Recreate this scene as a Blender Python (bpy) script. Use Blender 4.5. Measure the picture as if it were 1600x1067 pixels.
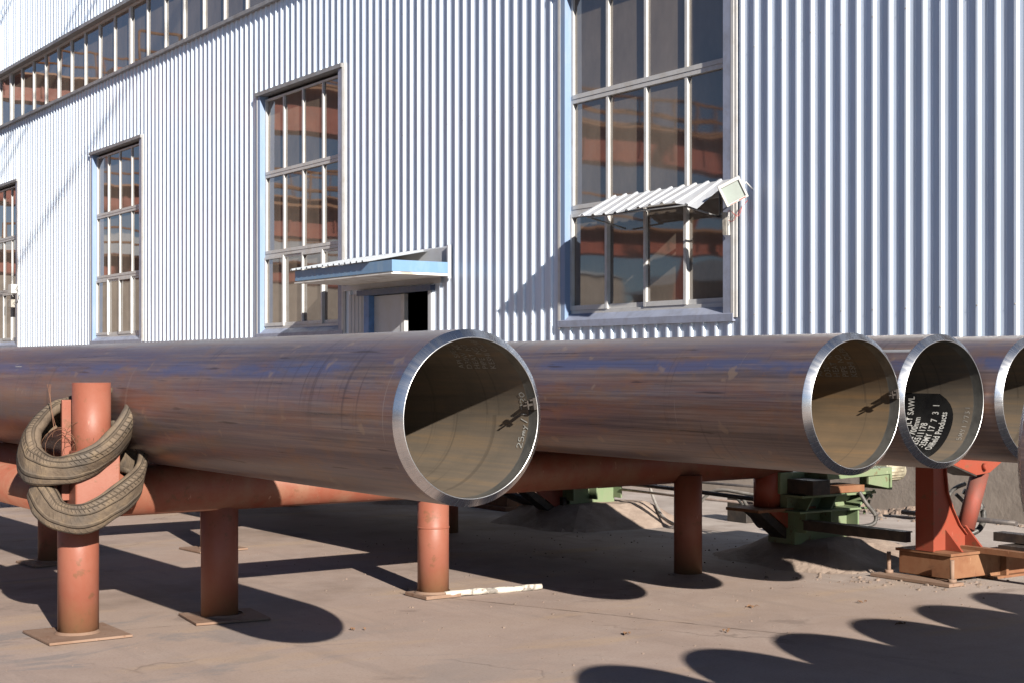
import bpy, bmesh, math, random
from mathutils import Vector, Matrix
random.seed(7)
scene = bpy.context.scene
for o in list(bpy.data.objects): bpy.data.objects.remove(o)
R = math.radians
# World axes: +Y runs along the pipes (away to the left), +X is the way the cross beams run (away to the right,
# towards the factory wall), Z up; metres.  The photographer stands at the origin.

# ------------------------------------------------------------------ camera
cam_d = bpy.data.cameras.new('camera'); cam = bpy.data.objects.new('camera', cam_d)
scene.collection.objects.link(cam); scene.camera = cam
cam.location = (0, 0, 1.68); cam.rotation_euler = (R(90), 0, R(-34.967))
cam_d.sensor_width = 36; cam_d.lens = 51.86; cam_d.shift_y = 0.0253
cam_d.clip_start = 0.1; cam_d.clip_end = 2000
scene.cycles.diffuse_bounces = 1; scene.render.resolution_x = 1024; scene.render.resolution_y = 682

# ------------------------------------------------------------------ light
SUN = Vector((-0.506, -2.39, 1.0)).normalized()          # towards the sun
w = bpy.data.worlds.new('World'); scene.world = w; w.use_nodes = True
nt = w.node_tree; nt.nodes.clear()
sky = nt.nodes.new('ShaderNodeTexSky'); sky.sky_type = 'NISHITA'; sky.sun_disc = False
sky.sun_elevation = math.asin(SUN.z); sky.sun_rotation = math.atan2(SUN.x, SUN.y)
sky.altitude = 1500; sky.air_density = 0.8; sky.dust_density = 0.1; sky.ozone_density = 2.5
bg = nt.nodes.new('ShaderNodeBackground'); bg.inputs[1].default_value = 0.05
wo = nt.nodes.new('ShaderNodeOutputWorld')
nt.links.new(sky.outputs[0], bg.inputs[0]); nt.links.new(bg.outputs[0], wo.inputs[0])
sd = bpy.data.lights.new('sun', 'SUN'); sd.energy = 5.0; sd.angle = R(0.53); sd.color = (1.0, 0.93, 0.83)
sun = bpy.data.objects.new('sun', sd); scene.collection.objects.link(sun)
sun.rotation_euler = (-SUN).to_track_quat('-Z', 'Y').to_euler()
vs = scene.view_settings
scene.display_settings.display_device = 'sRGB'
vs.view_transform = 'Standard'; vs.look = 'None'; vs.gamma = 1; vs.use_curve_mapping = False; vs.exposure = 0.95

# ------------------------------------------------------------------ node helpers
class NT:
    def __init__(s, name):
        s.m = bpy.data.materials.new(name); s.m.use_nodes = True; s.t = s.m.node_tree; s.t.nodes.clear()
        s.out = s.n('ShaderNodeOutputMaterial'); s.bsdf = s.n('ShaderNodeBsdfPrincipled')
        s.l(s.bsdf.outputs[0], s.out.inputs[0])
    def n(s, typ, **kw):
        x = s.t.nodes.new(typ)
        for k, v in kw.items(): setattr(x, k, v)
        return x
    def l(s, a, b): s.t.links.new(a, b)
    def set(s, sock, v):
        if hasattr(v, 'is_linked') or hasattr(v, 'links'): s.l(v, sock)
        else:
            if isinstance(v, (tuple, list)) and len(v) == 3 and sock.type == 'RGBA': v = (*v, 1)
            sock.default_value = v
    def coord(s, kind='Object', scale=(1, 1, 1), rot=(0, 0, 0), loc=(0, 0, 0)):
        c = s.n('ShaderNodeTexCoord'); m = s.n('ShaderNodeMapping')
        s.l(c.outputs[kind], m.inputs[0]); m.inputs['Scale'].default_value = scale
        m.inputs['Rotation'].default_value = rot; m.inputs['Location'].default_value = loc
        return m.outputs[0]
    def noise(s, vec, scale=5, detail=5, rough=0.6, dist=0.0):
        x = s.n('ShaderNodeTexNoise'); s.l(vec, x.inputs['Vector'])
        x.inputs['Scale'].default_value = scale; x.inputs['Detail'].default_value = detail
        x.inputs['Roughness'].default_value = rough; x.inputs['Distortion'].default_value = dist
        return x.outputs[0]
    def ramp(s, fac, pts, mode='LINEAR'):
        x = s.n('ShaderNodeValToRGB'); x.color_ramp.interpolation = mode; s.set(x.inputs[0], fac)
        e = x.color_ramp.elements
        while len(e) < len(pts): e.new(0.5)
        for i, (p, c) in enumerate(pts):
            e[i].position = p
            e[i].color = (c, c, c, 1) if not isinstance(c, (tuple, list)) else (*c[:3], 1)
        return x.outputs[0]
    def mix(s, fac, a, b, blend='MIX'):
        x = s.n('ShaderNodeMix', data_type='RGBA', blend_type=blend)
        s.set(x.inputs[0], fac); s.set(x.inputs[6], a); s.set(x.inputs[7], b)
        return x.outputs[2]
    def math(s, op, a, b=0.0, c=0.0, clamp=False):
        x = s.n('ShaderNodeMath', operation=op); x.use_clamp = clamp
        s.set(x.inputs[0], a); s.set(x.inputs[1], b); s.set(x.inputs[2], c)
        return x.outputs[0]
    def sep(s, vec):
        x = s.n('ShaderNodeSeparateXYZ'); s.l(vec, x.inputs[0]); return x.outputs
    def bump(s, h, strength=0.3, dist=0.01):
        x = s.n('ShaderNodeBump'); s.set(x.inputs['Height'], h)
        x.inputs['Strength'].default_value = strength; x.inputs['Distance'].default_value = dist
        s.l(x.outputs[0], s.bsdf.inputs['Normal'])
    def p(s, **kw):
        for k, v in kw.items():
            k = {'base': 'Base Color', 'rough': 'Roughness', 'metal': 'Metallic', 'spec': 'Specular IOR Level'}.get(k, k)
            s.set(s.bsdf.inputs[k], v)
        return s.m

def simple(name, base, rough=0.6, metal=0.0, alt=None, scale=6, lo=0.4, hi=0.65, bump=0.0, spec=0.5, stretch=(1, 1, 1)):
    t = NT(name); v = t.coord('Object', stretch)
    f = t.noise(v, scale, 7, 0.65); alt = alt or tuple(c * 0.75 for c in base)
    col = t.mix(t.ramp(f, [(lo, 0), (hi, 1)]), base, alt)
    r = t.ramp(t.noise(v, scale * 3, 4), [(0.3, max(rough - .1, .02)), (0.7, min(rough + .1, 1))])
    if bump: t.bump(t.noise(v, scale * 6, 6), bump, 0.01)
    return t.p(base=col, rough=r, metal=metal, spec=spec)

# corrugated sheet: white painted steel, faint dust streaks
def m_sheet():
    t = NT('white_sheet'); v = t.coord('Object', (1, 1, 0.12)); v2 = t.coord('Object')
    a = t.ramp(t.noise(v, 4, 7, .65), [(0.42, 0), (0.75, 1)])
    b = t.ramp(t.noise(v2, 0.5, 5), [(0.4, 0), (0.65, 1)])
    col = t.mix(t.math('MULTIPLY', a, .55), (0.67, 0.77, 0.92), (0.54, 0.57, 0.61))
    col = t.mix(t.math('MULTIPLY', b, .18), col, (0.52, 0.61, 0.74))
    sh = t.n('ShaderNodeTexWhiteNoise', noise_dimensions='1D'); t.l(t.math('FLOOR', t.math('MULTIPLY', t.sep(v2)[1], .9990)), sh.inputs['W'])
    col = t.mix(t.math('MULTIPLY', sh.outputs[0], .16), col, (0.44, 0.52, 0.62))
    gr = t.ramp(t.noise(t.coord('Object', (1, 1, .05), (0, 0, 0), (2, 5, 0)), 2.2, 6, .7), [(0.56, 0), (0.72, .35)])
    col = t.mix(gr, col, (0.42, 0.40, 0.37))
    t.bump(t.noise(t.coord('Object', (1, 1, .35)), 1.6, 3), 0.12, 0.02)
    return t.p(base=col, rough=0.25, spec=0.8)
# mill scale on the pipe shells; UV: u = angle/2pi, v = metres from the bevelled end
def m_scale(seed):
    t = NT('mill_scale'); c = t.n('ShaderNodeUVMap').outputs[0]; s = t.sep(c)
    def mp(sc, loc=(0, 0, 0)):
        m = t.n('ShaderNodeMapping'); t.l(c, m.inputs[0]); m.inputs['Scale'].default_value = sc
        m.inputs['Location'].default_value = (loc[0] + seed * 3.7, loc[1] + seed * 1.3, 0); return m.outputs[0]
    fine = t.noise(mp((110, .55, 1)), 1, 7, .7)
    mid = t.noise(mp((26, .5, 1)), 1, 6, .65)
    big = t.noise(mp((6, .45, 1)), 1, 4, .6)
    col = t.ramp(mid, [(0.30, (.085, .062, .058)), (0.45, (.122, .094, .090)), (0.58, (.145, .112, .112)), (0.72, (.200, .128, .100))])
    col = t.mix(t.ramp(big, [(0.42, 0), (0.62, .7)]), col, (.118, .096, .128))
    rust = t.ramp(t.noise(mp((12, 1.6, 1), (6, 6, 0)), 1, 7, .72), [(0.50, 0), (0.62, .8)])
    col = t.mix(rust, col, (.200, .108, .062))
    spk = t.ramp(t.noise(mp((190, 60, 1), (2, 2, 0)), 1, 2, .5), [(0.70, 0), (0.76, .6)])
    col = t.mix(spk, col, (.30, .20, .14))
    col = t.mix(t.ramp(fine, [(0.47, 0), (0.64, .75)]), col, (.26, .190, .160))
    col = t.mix(t.ramp(fine, [(0.30, .8), (0.43, 0)]), col, (.035, .024, .028))
    # heat-tint bands: blue on the camera-side shoulder, rust lower down; the top band is painted sheen (positions in u)
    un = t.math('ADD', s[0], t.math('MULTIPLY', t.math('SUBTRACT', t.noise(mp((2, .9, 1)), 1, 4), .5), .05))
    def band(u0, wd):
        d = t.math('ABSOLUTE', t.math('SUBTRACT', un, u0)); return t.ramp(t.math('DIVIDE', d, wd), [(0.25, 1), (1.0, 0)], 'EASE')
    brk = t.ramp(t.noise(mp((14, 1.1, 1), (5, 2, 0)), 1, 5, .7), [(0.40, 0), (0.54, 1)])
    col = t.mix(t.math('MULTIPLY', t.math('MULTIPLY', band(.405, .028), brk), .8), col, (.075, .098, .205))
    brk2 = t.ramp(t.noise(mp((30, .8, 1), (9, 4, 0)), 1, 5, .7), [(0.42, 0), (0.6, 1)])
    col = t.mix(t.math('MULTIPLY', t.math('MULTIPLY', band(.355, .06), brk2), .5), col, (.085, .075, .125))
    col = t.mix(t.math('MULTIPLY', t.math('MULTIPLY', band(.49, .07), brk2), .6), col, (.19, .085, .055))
    col = t.mix(t.math('MULTIPLY', band(.27, .06), .45), col, (.26, .22, .20))  # pale strip along the top: sky reflection put into the colour
    # roller rings and faint hoops
    micro = t.noise(mp((300, .9, 1), (0, 5, 0)), 1, 3, .6)
    col = t.mix(t.ramp(micro, [(0.32, .35), (0.45, 0)]), col, (.05, .036, .038)); col = t.mix(t.ramp(micro, [(0.56, 0), (0.72, .3)]), col, (.28, .24, .23))
    ring = t.noise(mp((.6, 9, 1), (2, 7, 0)), 1, 6, .75)
    rm = t.ramp(t.noise(mp((3, .8, 1), (1, 1, 0)), 1, 3), [(0.45, 0), (0.6, 1)])
    col = t.mix(t.math('MULTIPLY', t.ramp(ring, [(0.56, 0), (0.62, .5)]), rm), col, (.045, .030, .032))
    dash = t.ramp(t.noise(mp((75, 1.3, 1), (3, 3, 0)), 1, 3, .5), [(0.66, 0), (0.70, .75)])
    col = t.mix(dash, col, (.045, .030, .028))
    hair = t.ramp(t.noise(mp((1.2, 26, 1), (8, 1, 0)), 1, 3, .6), [(0.70, 0), (0.72, .5)])
    col = t.mix(hair, col, (.30, .26, .24))
    patch = t.ramp(t.noise(mp((16, 5, 1), (1, 6, 0)), 1, 3, .5), [(0.66, 0), (0.70, .55)])
    col = t.mix(patch, col, (.27, .195, .14))
    smear = t.ramp(t.noise(mp((5, 2.2, 1), (4, 0, 0)), 1, 5, .6), [(0.60, 0), (0.66, .45)])
    col = t.mix(smear, col, (.20, .12, .08))
    rgh = t.ramp(fine, [(0.3, .26), (0.7, .44)])
    t.bump(t.math('ADD', t.math('MULTIPLY', fine, .4), t.noise(mp((60, 8, 1)), 1, 5)), 0.12, 0.004)
    return t.p(base=col, rough=rgh, metal=0.35, spec=0.6)
def m_inner(hue=(1, 1, 1), tone=1.0, seed=0):
    t = NT('inner_steel'); c = t.n('ShaderNodeUVMap').outputs[0]
    def mp(sc, loc=(0, 0, 0)):
        m = t.n('ShaderNodeMapping'); t.l(c, m.inputs[0]); m.inputs['Scale'].default_value = sc
        m.inputs['Location'].default_value = (loc[0] + seed, loc[1], 0); return m.outputs[0]
    a = t.noise(mp((38, .6, 1)), 1, 6, .7); b = t.noise(mp((8, 3, 1)), 1, 5)
    col = t.ramp(a, [(0.3, tuple(tone * k for k in (.108, .089, .070))), (0.5, tuple(tone * k for k in (.148, .120, .092))), (0.68, tuple(tone * k for k in (.200, .142, .088)))])
    col = t.mix(t.ramp(b, [(0.45, 0), (0.7, .5)]), col, tuple(tone * k for k in (.085, .078, .066)))
    col = t.mix(1.0, col, hue, 'MULTIPLY')
    hoop = t.ramp(t.noise(mp((.5, 14, 1)), 1, 4, .7), [(0.58, 0), (0.62, .4)]); col = t.mix(hoop, col, tuple(.4 * tone * k * .12 for k in (1.2, 1, .8)))
    return t.p(base=col, rough=.5, metal=.0, spec=.4)
def m_machined(name, base, rough, seed=0):
    t = NT(name); c = t.n('ShaderNodeUVMap').outputs[0]
    m = t.n('ShaderNodeMapping'); t.l(c, m.inputs[0]); m.inputs['Scale'].default_value = (70, .5, 1); m.inputs['Location'].default_value = (seed, 0, 0)
    a = t.noise(m.outputs[0], 1, 5, .7)
    m2 = t.n('ShaderNodeMapping'); t.l(c, m2.inputs[0]); m2.inputs['Scale'].default_value = (9, 30, 1)
    b = t.noise(m2.outputs[0], 1, 5, .6)
    col = t.mix(t.ramp(a, [(0.35, 0), (0.65, 1)]), base, tuple(k * .72 for k in base))
    col = t.mix(t.ramp(b, [(0.5, 0), (0.75, .4)]), col, tuple(k * .5 for k in base))
    return t.p(base=col, rough=t.ramp(a, [(.3, rough), (.7, rough + .14)]), metal=1.0)
def m_ground():
    t = NT('yard_concrete'); v = t.coord('Object'); s = t.sep(v)
    n1 = t.noise(v, .35, 6, .6); n2 = t.noise(v, 1.7, 8, .68, .4); n3 = t.noise(v, 9, 8, .7); n4 = t.noise(v, 60, 4, .7)
    base = t.ramp(n2, [(0.30, (.315, .240, .205)), (0.5, (.362, .280, .242)), (0.7, (.400, .318, .277))])
    base = t.mix(t.ramp(n1, [(0.42, 0), (0.62, .6)]), base, (.375, .285, .232))
    # bare grey concrete showing through the dust, mostly near the left front, drawn out along the tyre tracks
    vs_ = t.coord('Object', (.8, 1.5, 1), (0, 0, R(28)))
    g = t.noise(vs_, .9, 8, .66, .6)
    gm = t.ramp(t.math('MULTIPLY', t.ramp(g, [(0.50, 0), (0.58, 1)]), t.ramp(n3, [(0.3, .45), (0.6, 1)])), [(0.2, 0), (0.8, 1)])
    left = t.ramp(t.math('MULTIPLY', s[0], .1), [(0.34, 1), (0.52, .12)])
    base = t.mix(t.math('MULTIPLY', t.math('MULTIPLY', gm, left), .8), base, (.255, .225, .215))
    o = t.ramp(t.noise(t.coord('Object', (.5, 1.6, 1), (0, 0, R(35)), (7, 3, 0)), .8, 7, .62), [(0.55, 0), (0.66, 1)])
    base = t.mix(t.math('MULTIPLY', o, .5), base, (.45, .315, .20))
    # paler, gritty concrete apron towards the building
    far = t.ramp(t.math('MULTIPLY', s[0], .1), [(0.84, 0), (1.0, 1)])
    base = t.mix(t.math('MULTIPLY', far, .75), base, t.ramp(n2, [(0.3, (.36, .315, .285)), (0.7, (.50, .455, .42))]))
    dirt = t.ramp(t.noise(t.coord('Object', (1, 1, 1), (0, 0, 0), (3, 9, 0)), .55, 7, .65), [(0.5, 0), (0.66, 1)])
    base = t.mix(t.math('MULTIPLY', t.math('MULTIPLY', dirt, t.ramp(t.math('MULTIPLY', s[1], .1), [(0.82, 0), (1.0, 1)])), .6), base, (.17, .125, .10))
    oil = t.ramp(t.noise(t.coord('Object', (1, 1, 1), (0, 0, 0), (11, 4, 0)), 1.15, 6, .62), [(0.62, 0), (0.67, .55)])
    base = t.mix(oil, base, (.20, .155, .135))
    trk = t.ramp(t.noise(t.coord('Object', (3.5, .35, 1), (0, 0, R(-62))), 1.2, 5, .6), [(0.56, 0), (0.66, .35)])
    base = t.mix(trk, base, (.27, .215, .19))
    base = t.mix(t.ramp(n4, [(0.35, .25), (0.5, 0)]), base, (.16, .12, .10))
    # shrinkage cracks
    wv = t.n('ShaderNodeVectorMath', operation='ADD'); t.l(v, wv.inputs[0])
    nc = t.n('ShaderNodeTexNoise'); t.l(v, nc.inputs['Vector']); nc.inputs['Scale'].default_value = 1.3; nc.inputs['Detail'].default_value = 6
    sc = t.n('ShaderNodeVectorMath', operation='SCALE'); t.l(nc.outputs[1], sc.inputs[0]); sc.inputs['Scale'].default_value = .9
    t.l(sc.outputs[0], wv.inputs[1])
    vo = t.n('ShaderNodeTexVoronoi', feature='DISTANCE_TO_EDGE'); t.l(wv.outputs[0], vo.inputs['Vector']); vo.inputs['Scale'].default_value = .33
    cr = t.ramp(vo.outputs[0], [(0.0, 1), (0.006, 0)])
    crm = t.math('MULTIPLY', cr, t.ramp(t.noise(v, .8, 3), [(0.5, 0), (0.66, .55)]))
    base = t.mix(crm, base, (.11, .085, .07))
    hgt = t.math('ADD', t.math('MULTIPLY', n3, .6), t.math('ADD', t.math('MULTIPLY', n4, .22), t.math('MULTIPLY', crm, -1.2)))
    t.bump(hgt, 0.35, 0.012)
    return t.p(base=base, rough=.9, spec=.25)
def m_glass():
    t = NT('dusty_glass'); v = t.coord('Object')
    d = t.ramp(t.noise(t.coord('Object', (1, 1, .5)), 1.3, 6, .65), [(0.35, 0), (0.7, 1)])
    col = t.mix(d, (.12, .098, .080), (.19, .155, .125))
    t.bump(t.noise(v, .55, 2, .4), 0.06, 0.12)
    return t.p(base=col, rough=.03, spec=1.0, IOR=1.6)
def m_paint(name, base, worn, rust=(.16, .075, .04), rough=.5, dustz=None, amount=.5):
    t = NT(name); v = t.coord('Object'); s = t.sep(v)
    a = t.ramp(t.noise(v, 3.2, 7, .66), [(0.42, 0), (0.62, 1)])
    st = t.ramp(t.noise(t.coord('Object', (1, 1, .15)), 9, 6, .7), [(0.5, 0), (0.72, 1)])
    r = t.ramp(t.noise(v, 11, 8, .74), [(0.575, 0), (0.63, 1)])
    sc_ = t.ramp(t.noise(t.coord('Object', (1, 1, .25), (0, 0, 0), (4, 4, 4)), 24, 4, .6), [(0.68, 0), (0.72, .6)])
    col = t.mix(t.math('MULTIPLY', a, amount), base, worn)
    col = t.mix(t.math('MULTIPLY', st, .35), col, worn)
    col = t.mix(t.math('MULTIPLY', r, .75), col, rust)
    col = t.mix(sc_, col, tuple(min(1, k * 1.9 + .05) for k in worn))
    if dustz:
        f = t.math('ADD', s[2], t.math('MULTIPLY', t.noise(v, 7, 5), .25))
        col = t.mix(t.ramp(f, [(dustz * .4, .85), (dustz + .12, 0)]), col, (.23, .13, .065))
    t.bump(t.math('ADD', t.noise(v, 30, 6), t.math('MULTIPLY', r, .5)), 0.15, 0.006)
    return t.p(base=col, rough=rough, spec=.4)
def m_tyre():
    t = NT('dusty_rubber'); c = t.n('ShaderNodeUVMap').outputs[0]; s = t.sep(c); v = t.coord('Object')
    # tread: four lengthwise grooves and cross sipes on the shoulder ribs (v across 0..1, u metres along)
    g = t.math('PINGPONG', t.math('MULTIPLY', s[1], 1.0), .058)
    groove = t.ramp(g, [(0.008, 1), (0.018, 0)])
    sip = t.math('PINGPONG', t.math('ADD', s[0], t.math('ADD', t.math('MULTIPLY', s[1], .12), t.math('MULTIPLY', t.noise(v, 6, 3), .03))), .013)
    sipe = t.ramp(sip, [(0.0015, 1), (0.004, 0)])
    ribm = t.ramp(t.math('ABSOLUTE', t.math('SUBTRACT', s[1], .5)), [(0.10, .15), (0.13, 1), (0.30, 1), (0.33, 0)])
    hole = t.math('MAXIMUM', t.math('MULTIPLY', groove, t.ramp(t.math('ABSOLUTE', t.math('SUBTRACT', s[1], .5)), [(0.33, 1), (0.36, 0)])), t.math('MULTIPLY', t.math('MULTIPLY', sipe, ribm), t.ramp(t.noise(v, 5, 3), [(0.36, .1), (0.56, .85)])))
    n = t.noise(v, 9, 7, .7)
    col = t.ramp(n, [(0.3, (.085, .064, .047)), (0.5, (.140, .106, .077)), (0.7, (.205, .152, .098))])
    col = t.mix(t.ramp(t.noise(v, 3.5, 4), [(0.5, 0), (0.68, .6)]), col, (.10, .095, .09))
    col = t.mix(t.math('MULTIPLY', hole, t.ramp(t.noise(v, 7, 5, .7), [(0.35, .15), (0.6, .75)])), col, (.045, .036, .028))
    t.bump(t.math('ADD', t.math('MULTIPLY', hole, -.8), t.math('ADD', t.math('MULTIPLY', t.noise(v, 40, 5), .3), t.math('MULTIPLY', t.noise(v, 8, 5), 1.2))), .9, .012)
    return t.p(base=col, rough=.85, spec=.25)

M = {}
M['sheet'] = m_sheet()
M['scale'] = [m_scale(i) for i in range(4)]
M['inner'] = m_inner(tone=1.2)
M['inner_pale'] = m_inner(tone=1.25, seed=5, hue=(1.08, .95, .78))
M['bevel'] = m_machined('machined_bevel', (.78, .78, .79), .19)
M['land'] = m_machined('machined_land', (.85, .85, .85), .30, 3)
M['clean'] = simple('ground_inner_band', (.20, .195, .18), .38, .6, (.12, .12, .115), 9)
M['ground'] = m_ground()
M['glass'] = m_glass()
M['red'] = m_paint('faded_red_paint', (.245, .078, .048), (.27, .11, .075), dustz=.26)
M['red_beam'] = m_paint('beam_red_paint', (.235, .070, .042), (.25, .125, .080), amount=.9)
M['red_deep'] = m_paint('machine_red_paint', (.27, .052, .028), (.25, .07, .045), amount=.4)
M['rust'] = m_paint('rusted_steel', (.20, .085, .042), (.25, .13, .07), amount=1, rough=.75)
M['rustplate'] = m_paint('dusty_plate', (.25, .165, .12), (.20, .12, .08), amount=.8, rough=.8)
M['green'] = m_paint('pale_green_paint', (.165, .225, .125), (.205, .215, .14), rust=(.14, .08, .045), amount=.6)
M['black'] = simple('black_steel', (.022, .020, .020), .6, 0, (.06, .045, .035), 8)
M['alu'] = simple('white_aluminium', (.53, .53, .53), .42, 0, (.44, .42, .39), 5, .45, .75)
M['alu_grey'] = simple('grey_flashing', (.27, .28, .30), .5, 0, (.19, .18, .175), 4, .4, .7, stretch=(1, 1, .4))
M['trimblue'] = simple('pale_blue_trim', (.20, .285, .45), .42, 0, (.28, .33, .40), 3, .5, .8, stretch=(1, 1, .3))
M['sillblue'] = simple('grey_blue_sill', (.27, .30, .40), .42, 0, (.19, .20, .24), 4, .45, .75)
M['blue'] = simple('fascia_blue', (.15, .27, .43), .45, 0, (.22, .33, .44), 5, .5, .75, stretch=(1, 1, .25))
M['navy'] = simple('header_dark_blue', (.075, .11, .20), .5, 0, (.12, .14, .19), 5)
M['jambblue'] = simple('jamb_blue', (.12, .24, .50), .5, 0, (.10, .18, .36), 5)
M['white'] = simple('white_panel', (.46, .48, .52), .45, 0, (.42, .42, .42), 4, .45, .8)
M['soffit'] = simple('stained_soffit', (.66, .64, .61), .6, 0, (.30, .22, .17), 2.5, .5, .72)
M['plinth'] = simple('plinth_render', (.36, .31, .265), .9, 0, (.24, .205, .175), 2.2, .35, .7, .5, .2)
M['mound'] = simple('mound_concrete', (.36, .285, .235), .9, 0, (.22, .165, .135), 3.2, .35, .7, 1.0, .2)
M['dark'] = simple('dark_interior', (.02, .02, .02), .9)  # near-black colour standing in for the shade of unlit interiors
M['roof'] = simple('roof_sheet', (.35, .38, .42), .5)
M['tyre'] = m_tyre()
M['wire'] = simple('rusty_wire', (.20, .10, .06), .7, .3)
M['hose'] = simple('rubber_hose', (.045, .042, .040), .5, 0, (.12, .11, .10), 10)
M['hose_grey'] = simple('dusty_hose', (.30, .28, .26), .6, 0, (.2, .18, .16), 10)
M['conduit'] = simple('conduit_steel', (.30, .22, .19), .5, .3, (.40, .33, .30), 7)
M['conduit_d'] = simple('dark_conduit', (.07, .065, .07), .45, .3, (.14, .12, .11), 7)
M['stick'] = simple('peeling_white_pole', (.55, .50, .43), .7, 0, (.20, .18, .16), 14, .52, .6, .4)
M['lamp'] = simple('white_lamp_case', (.60, .60, .58), .4, 0, (.5, .49, .47), 4)
M['lampglass'] = simple('lamp_glass', (.34, .39, .36), .15, 0, (.30, .33, .31), 5)
M['redmark'] = simple('red_marking', (.55, .10, .08), .5)
M['gadget'] = simple('grey_gadget', (.40, .38, .34), .5, 0, (.22, .20, .18), 15)
M['motor'] = simple('motor_cream', (.42, .38, .28), .5, 0, (.25, .21, .15), 12)
M['crane'] = simple('crane_orange', (.30, .065, .03), .5, 0, (.22, .05, .03), 2)
M['crane_y'] = simple('handrail_yellow', (.28, .12, .04), .5)
M['stencil'] = simple('stencil_white', (.62, .62, .60), .6, 0, (.45, .44, .42), 40)
M['stencil_grey'] = simple('stencil_grey', (.50, .48, .44), .7, 0, (.26, .25, .23), 30, .4, .6)
M['chalk'] = simple('chalk_grey', (.46, .46, .43), .8, 0, (.34, .33, .30), 60)
M['patch'] = simple('black_lacquer', (.012, .012, .013), .22, 0, (.022, .022, .022), 6)
M['stone'] = simple('rubble', (.23, .17, .135), .9, 0, (.13, .10, .08), 12)
M['leafy'] = simple('dry_leaf', (.20, .11, .06), .9)
M['cylinder'] = simple('worn_cylinder', (.25, .055, .035), .7, 0, (.16, .06, .045), 4, .46, .62, stretch=(1, 1, .4))

# ------------------------------------------------------------------ mesh builder
NW = math.hypot(1600, 2305); BX, BY = 2305 / NW, 1600 / NW         # wall frame, turned 0.2 degrees from the pipes
_a = R(0.20080456)
WN = Vector((math.cos(_a), math.sin(_a), 0)); WT = Vector((-math.sin(_a), math.cos(_a), 0))
WN = Vector((math.cos(_a), -math.sin(_a), 0)); WT = Vector((math.sin(_a), math.cos(_a), 0))
SW = 13.6
def wl(t, o, z): return WN * (SW - o) + WT * t + Vector((0, 0, z))   # t along the wall, o out from it, z up
class MB:
    def __init__(s, wall=False): s.v = []; s.f = []; s.mi = []; s.sm = []; s.uv = {}; s.wall = wall
    def pt(s, p):
        s.v.append(wl(*p) if s.wall else Vector(p)); return len(s.v) - 1
    def face(s, idx, mi=0, sm=False, uv=None):
        s.f.append(list(idx)); s.mi.append(mi); s.sm.append(sm)
        if uv: s.uv[len(s.f) - 1] = uv
    def box(s, x0, x1, y0, y1, z0, z1, mi=0):
        i = [s.pt(p) for p in ((x0, y0, z0), (x1, y0, z0), (x1, y1, z0), (x0, y1, z0), (x0, y0, z1), (x1, y0, z1), (x1, y1, z1), (x0, y1, z1))]
        for q in ((0, 3, 2, 1), (4, 5, 6, 7), (0, 1, 5, 4), (1, 2, 6, 5), (2, 3, 7, 6), (3, 0, 4, 7)): s.face([i[k] for k in q], mi)
        return s
    def prism(s, poly, axis, a, b, mi=0):       # poly in the other two axes, in order
        def mk(p, c):
            if axis == 'x': return (c, p[0], p[1])
            if axis == 'y': return (p[0], c, p[1])
            return (p[0], p[1], c)
        A = [s.pt(mk(p, a)) for p in poly]; B = [s.pt(mk(p, b)) for p in poly]; n = len(poly)
        s.face(A, mi); s.face(B[::-1], mi)
        for k in range(n): s.face([A[k], B[k], B[(k + 1) % n], A[(k + 1) % n]], mi)
        return s
    def tube(s, path, r, seg=12, mi=0, caps=True, sm=True):
        path = [wl(*p) if s.wall else Vector(p) for p in path]; rings = []
        L = 0
        for k, p in enumerate(path):
            d = (path[min(k + 1, len(path) - 1)] - path[max(k - 1, 0)]).normalized()
            up = Vector((0, 0, 1)) if abs(d.z) < .95 else Vector((0, 1, 0))
            a = d.cross(up).normalized(); b = d.cross(a)
            rr = r[k] if isinstance(r, (list, tuple)) else r
            ring = []
            for j in range(seg):
                t = 2 * math.pi * j / seg; s.v.append(p + a * math.cos(t) * rr + b * math.sin(t) * rr); ring.append(len(s.v) - 1)
            rings.append(ring)
        for k in range(len(rings) - 1):
            for j in range(seg):
                s.face([rings[k][j], rings[k][(j + 1) % seg], rings[k + 1][(j + 1) % seg], rings[k + 1][j]], mi, sm)
        if caps: s.face(rings[0][::-1], mi); s.face(rings[-1], mi)
        return s
    def build(s, name, mats, parent=None, bevel=0):
        me = bpy.data.meshes.new(name); me.from_pydata([tuple(v) for v in s.v], [], s.f)
        if not isinstance(mats, (list, tuple)): mats = [mats]
        for m in mats: me.materials.append(m)
        for p, mi, sm in zip(me.polygons, s.mi, s.sm): p.material_index = mi; p.use_smooth = sm
        if s.uv:
            ul = me.uv_layers.new(name='UVMap')
            for fi, uvs in s.uv.items():
                for li, uv in zip(me.polygons[fi].loop_indices, uvs): ul.data[li].uv = uv
        if not s.uv:
            bm = bmesh.new(); bm.from_mesh(me); bmesh.ops.recalc_face_normals(bm, faces=bm.faces[:]); bm.to_mesh(me); bm.free()
        o = bpy.data.objects.new(name, me); scene.collection.objects.link(o)
        if parent: o.parent = parent
        if bevel:
            b = o.modifiers.new('bevel', 'BEVEL'); b.width = bevel; b.segments = 2; b.limit_method = 'ANGLE'; b.angle_limit = R(40)
        return o
def tag(o, label=None, cat=None, group=None, kind=None):
    if label: o['label'] = label
    if cat: o['category'] = cat
    if group: o['group'] = group
    if kind: o['kind'] = kind
    return o
def thing(name, label, cat, group=None, loc=(0, 0, 0)):
    o = bpy.data.objects.new(name, None); scene.collection.objects.link(o); o.location = loc
    return tag(o, label, cat, group)
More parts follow.
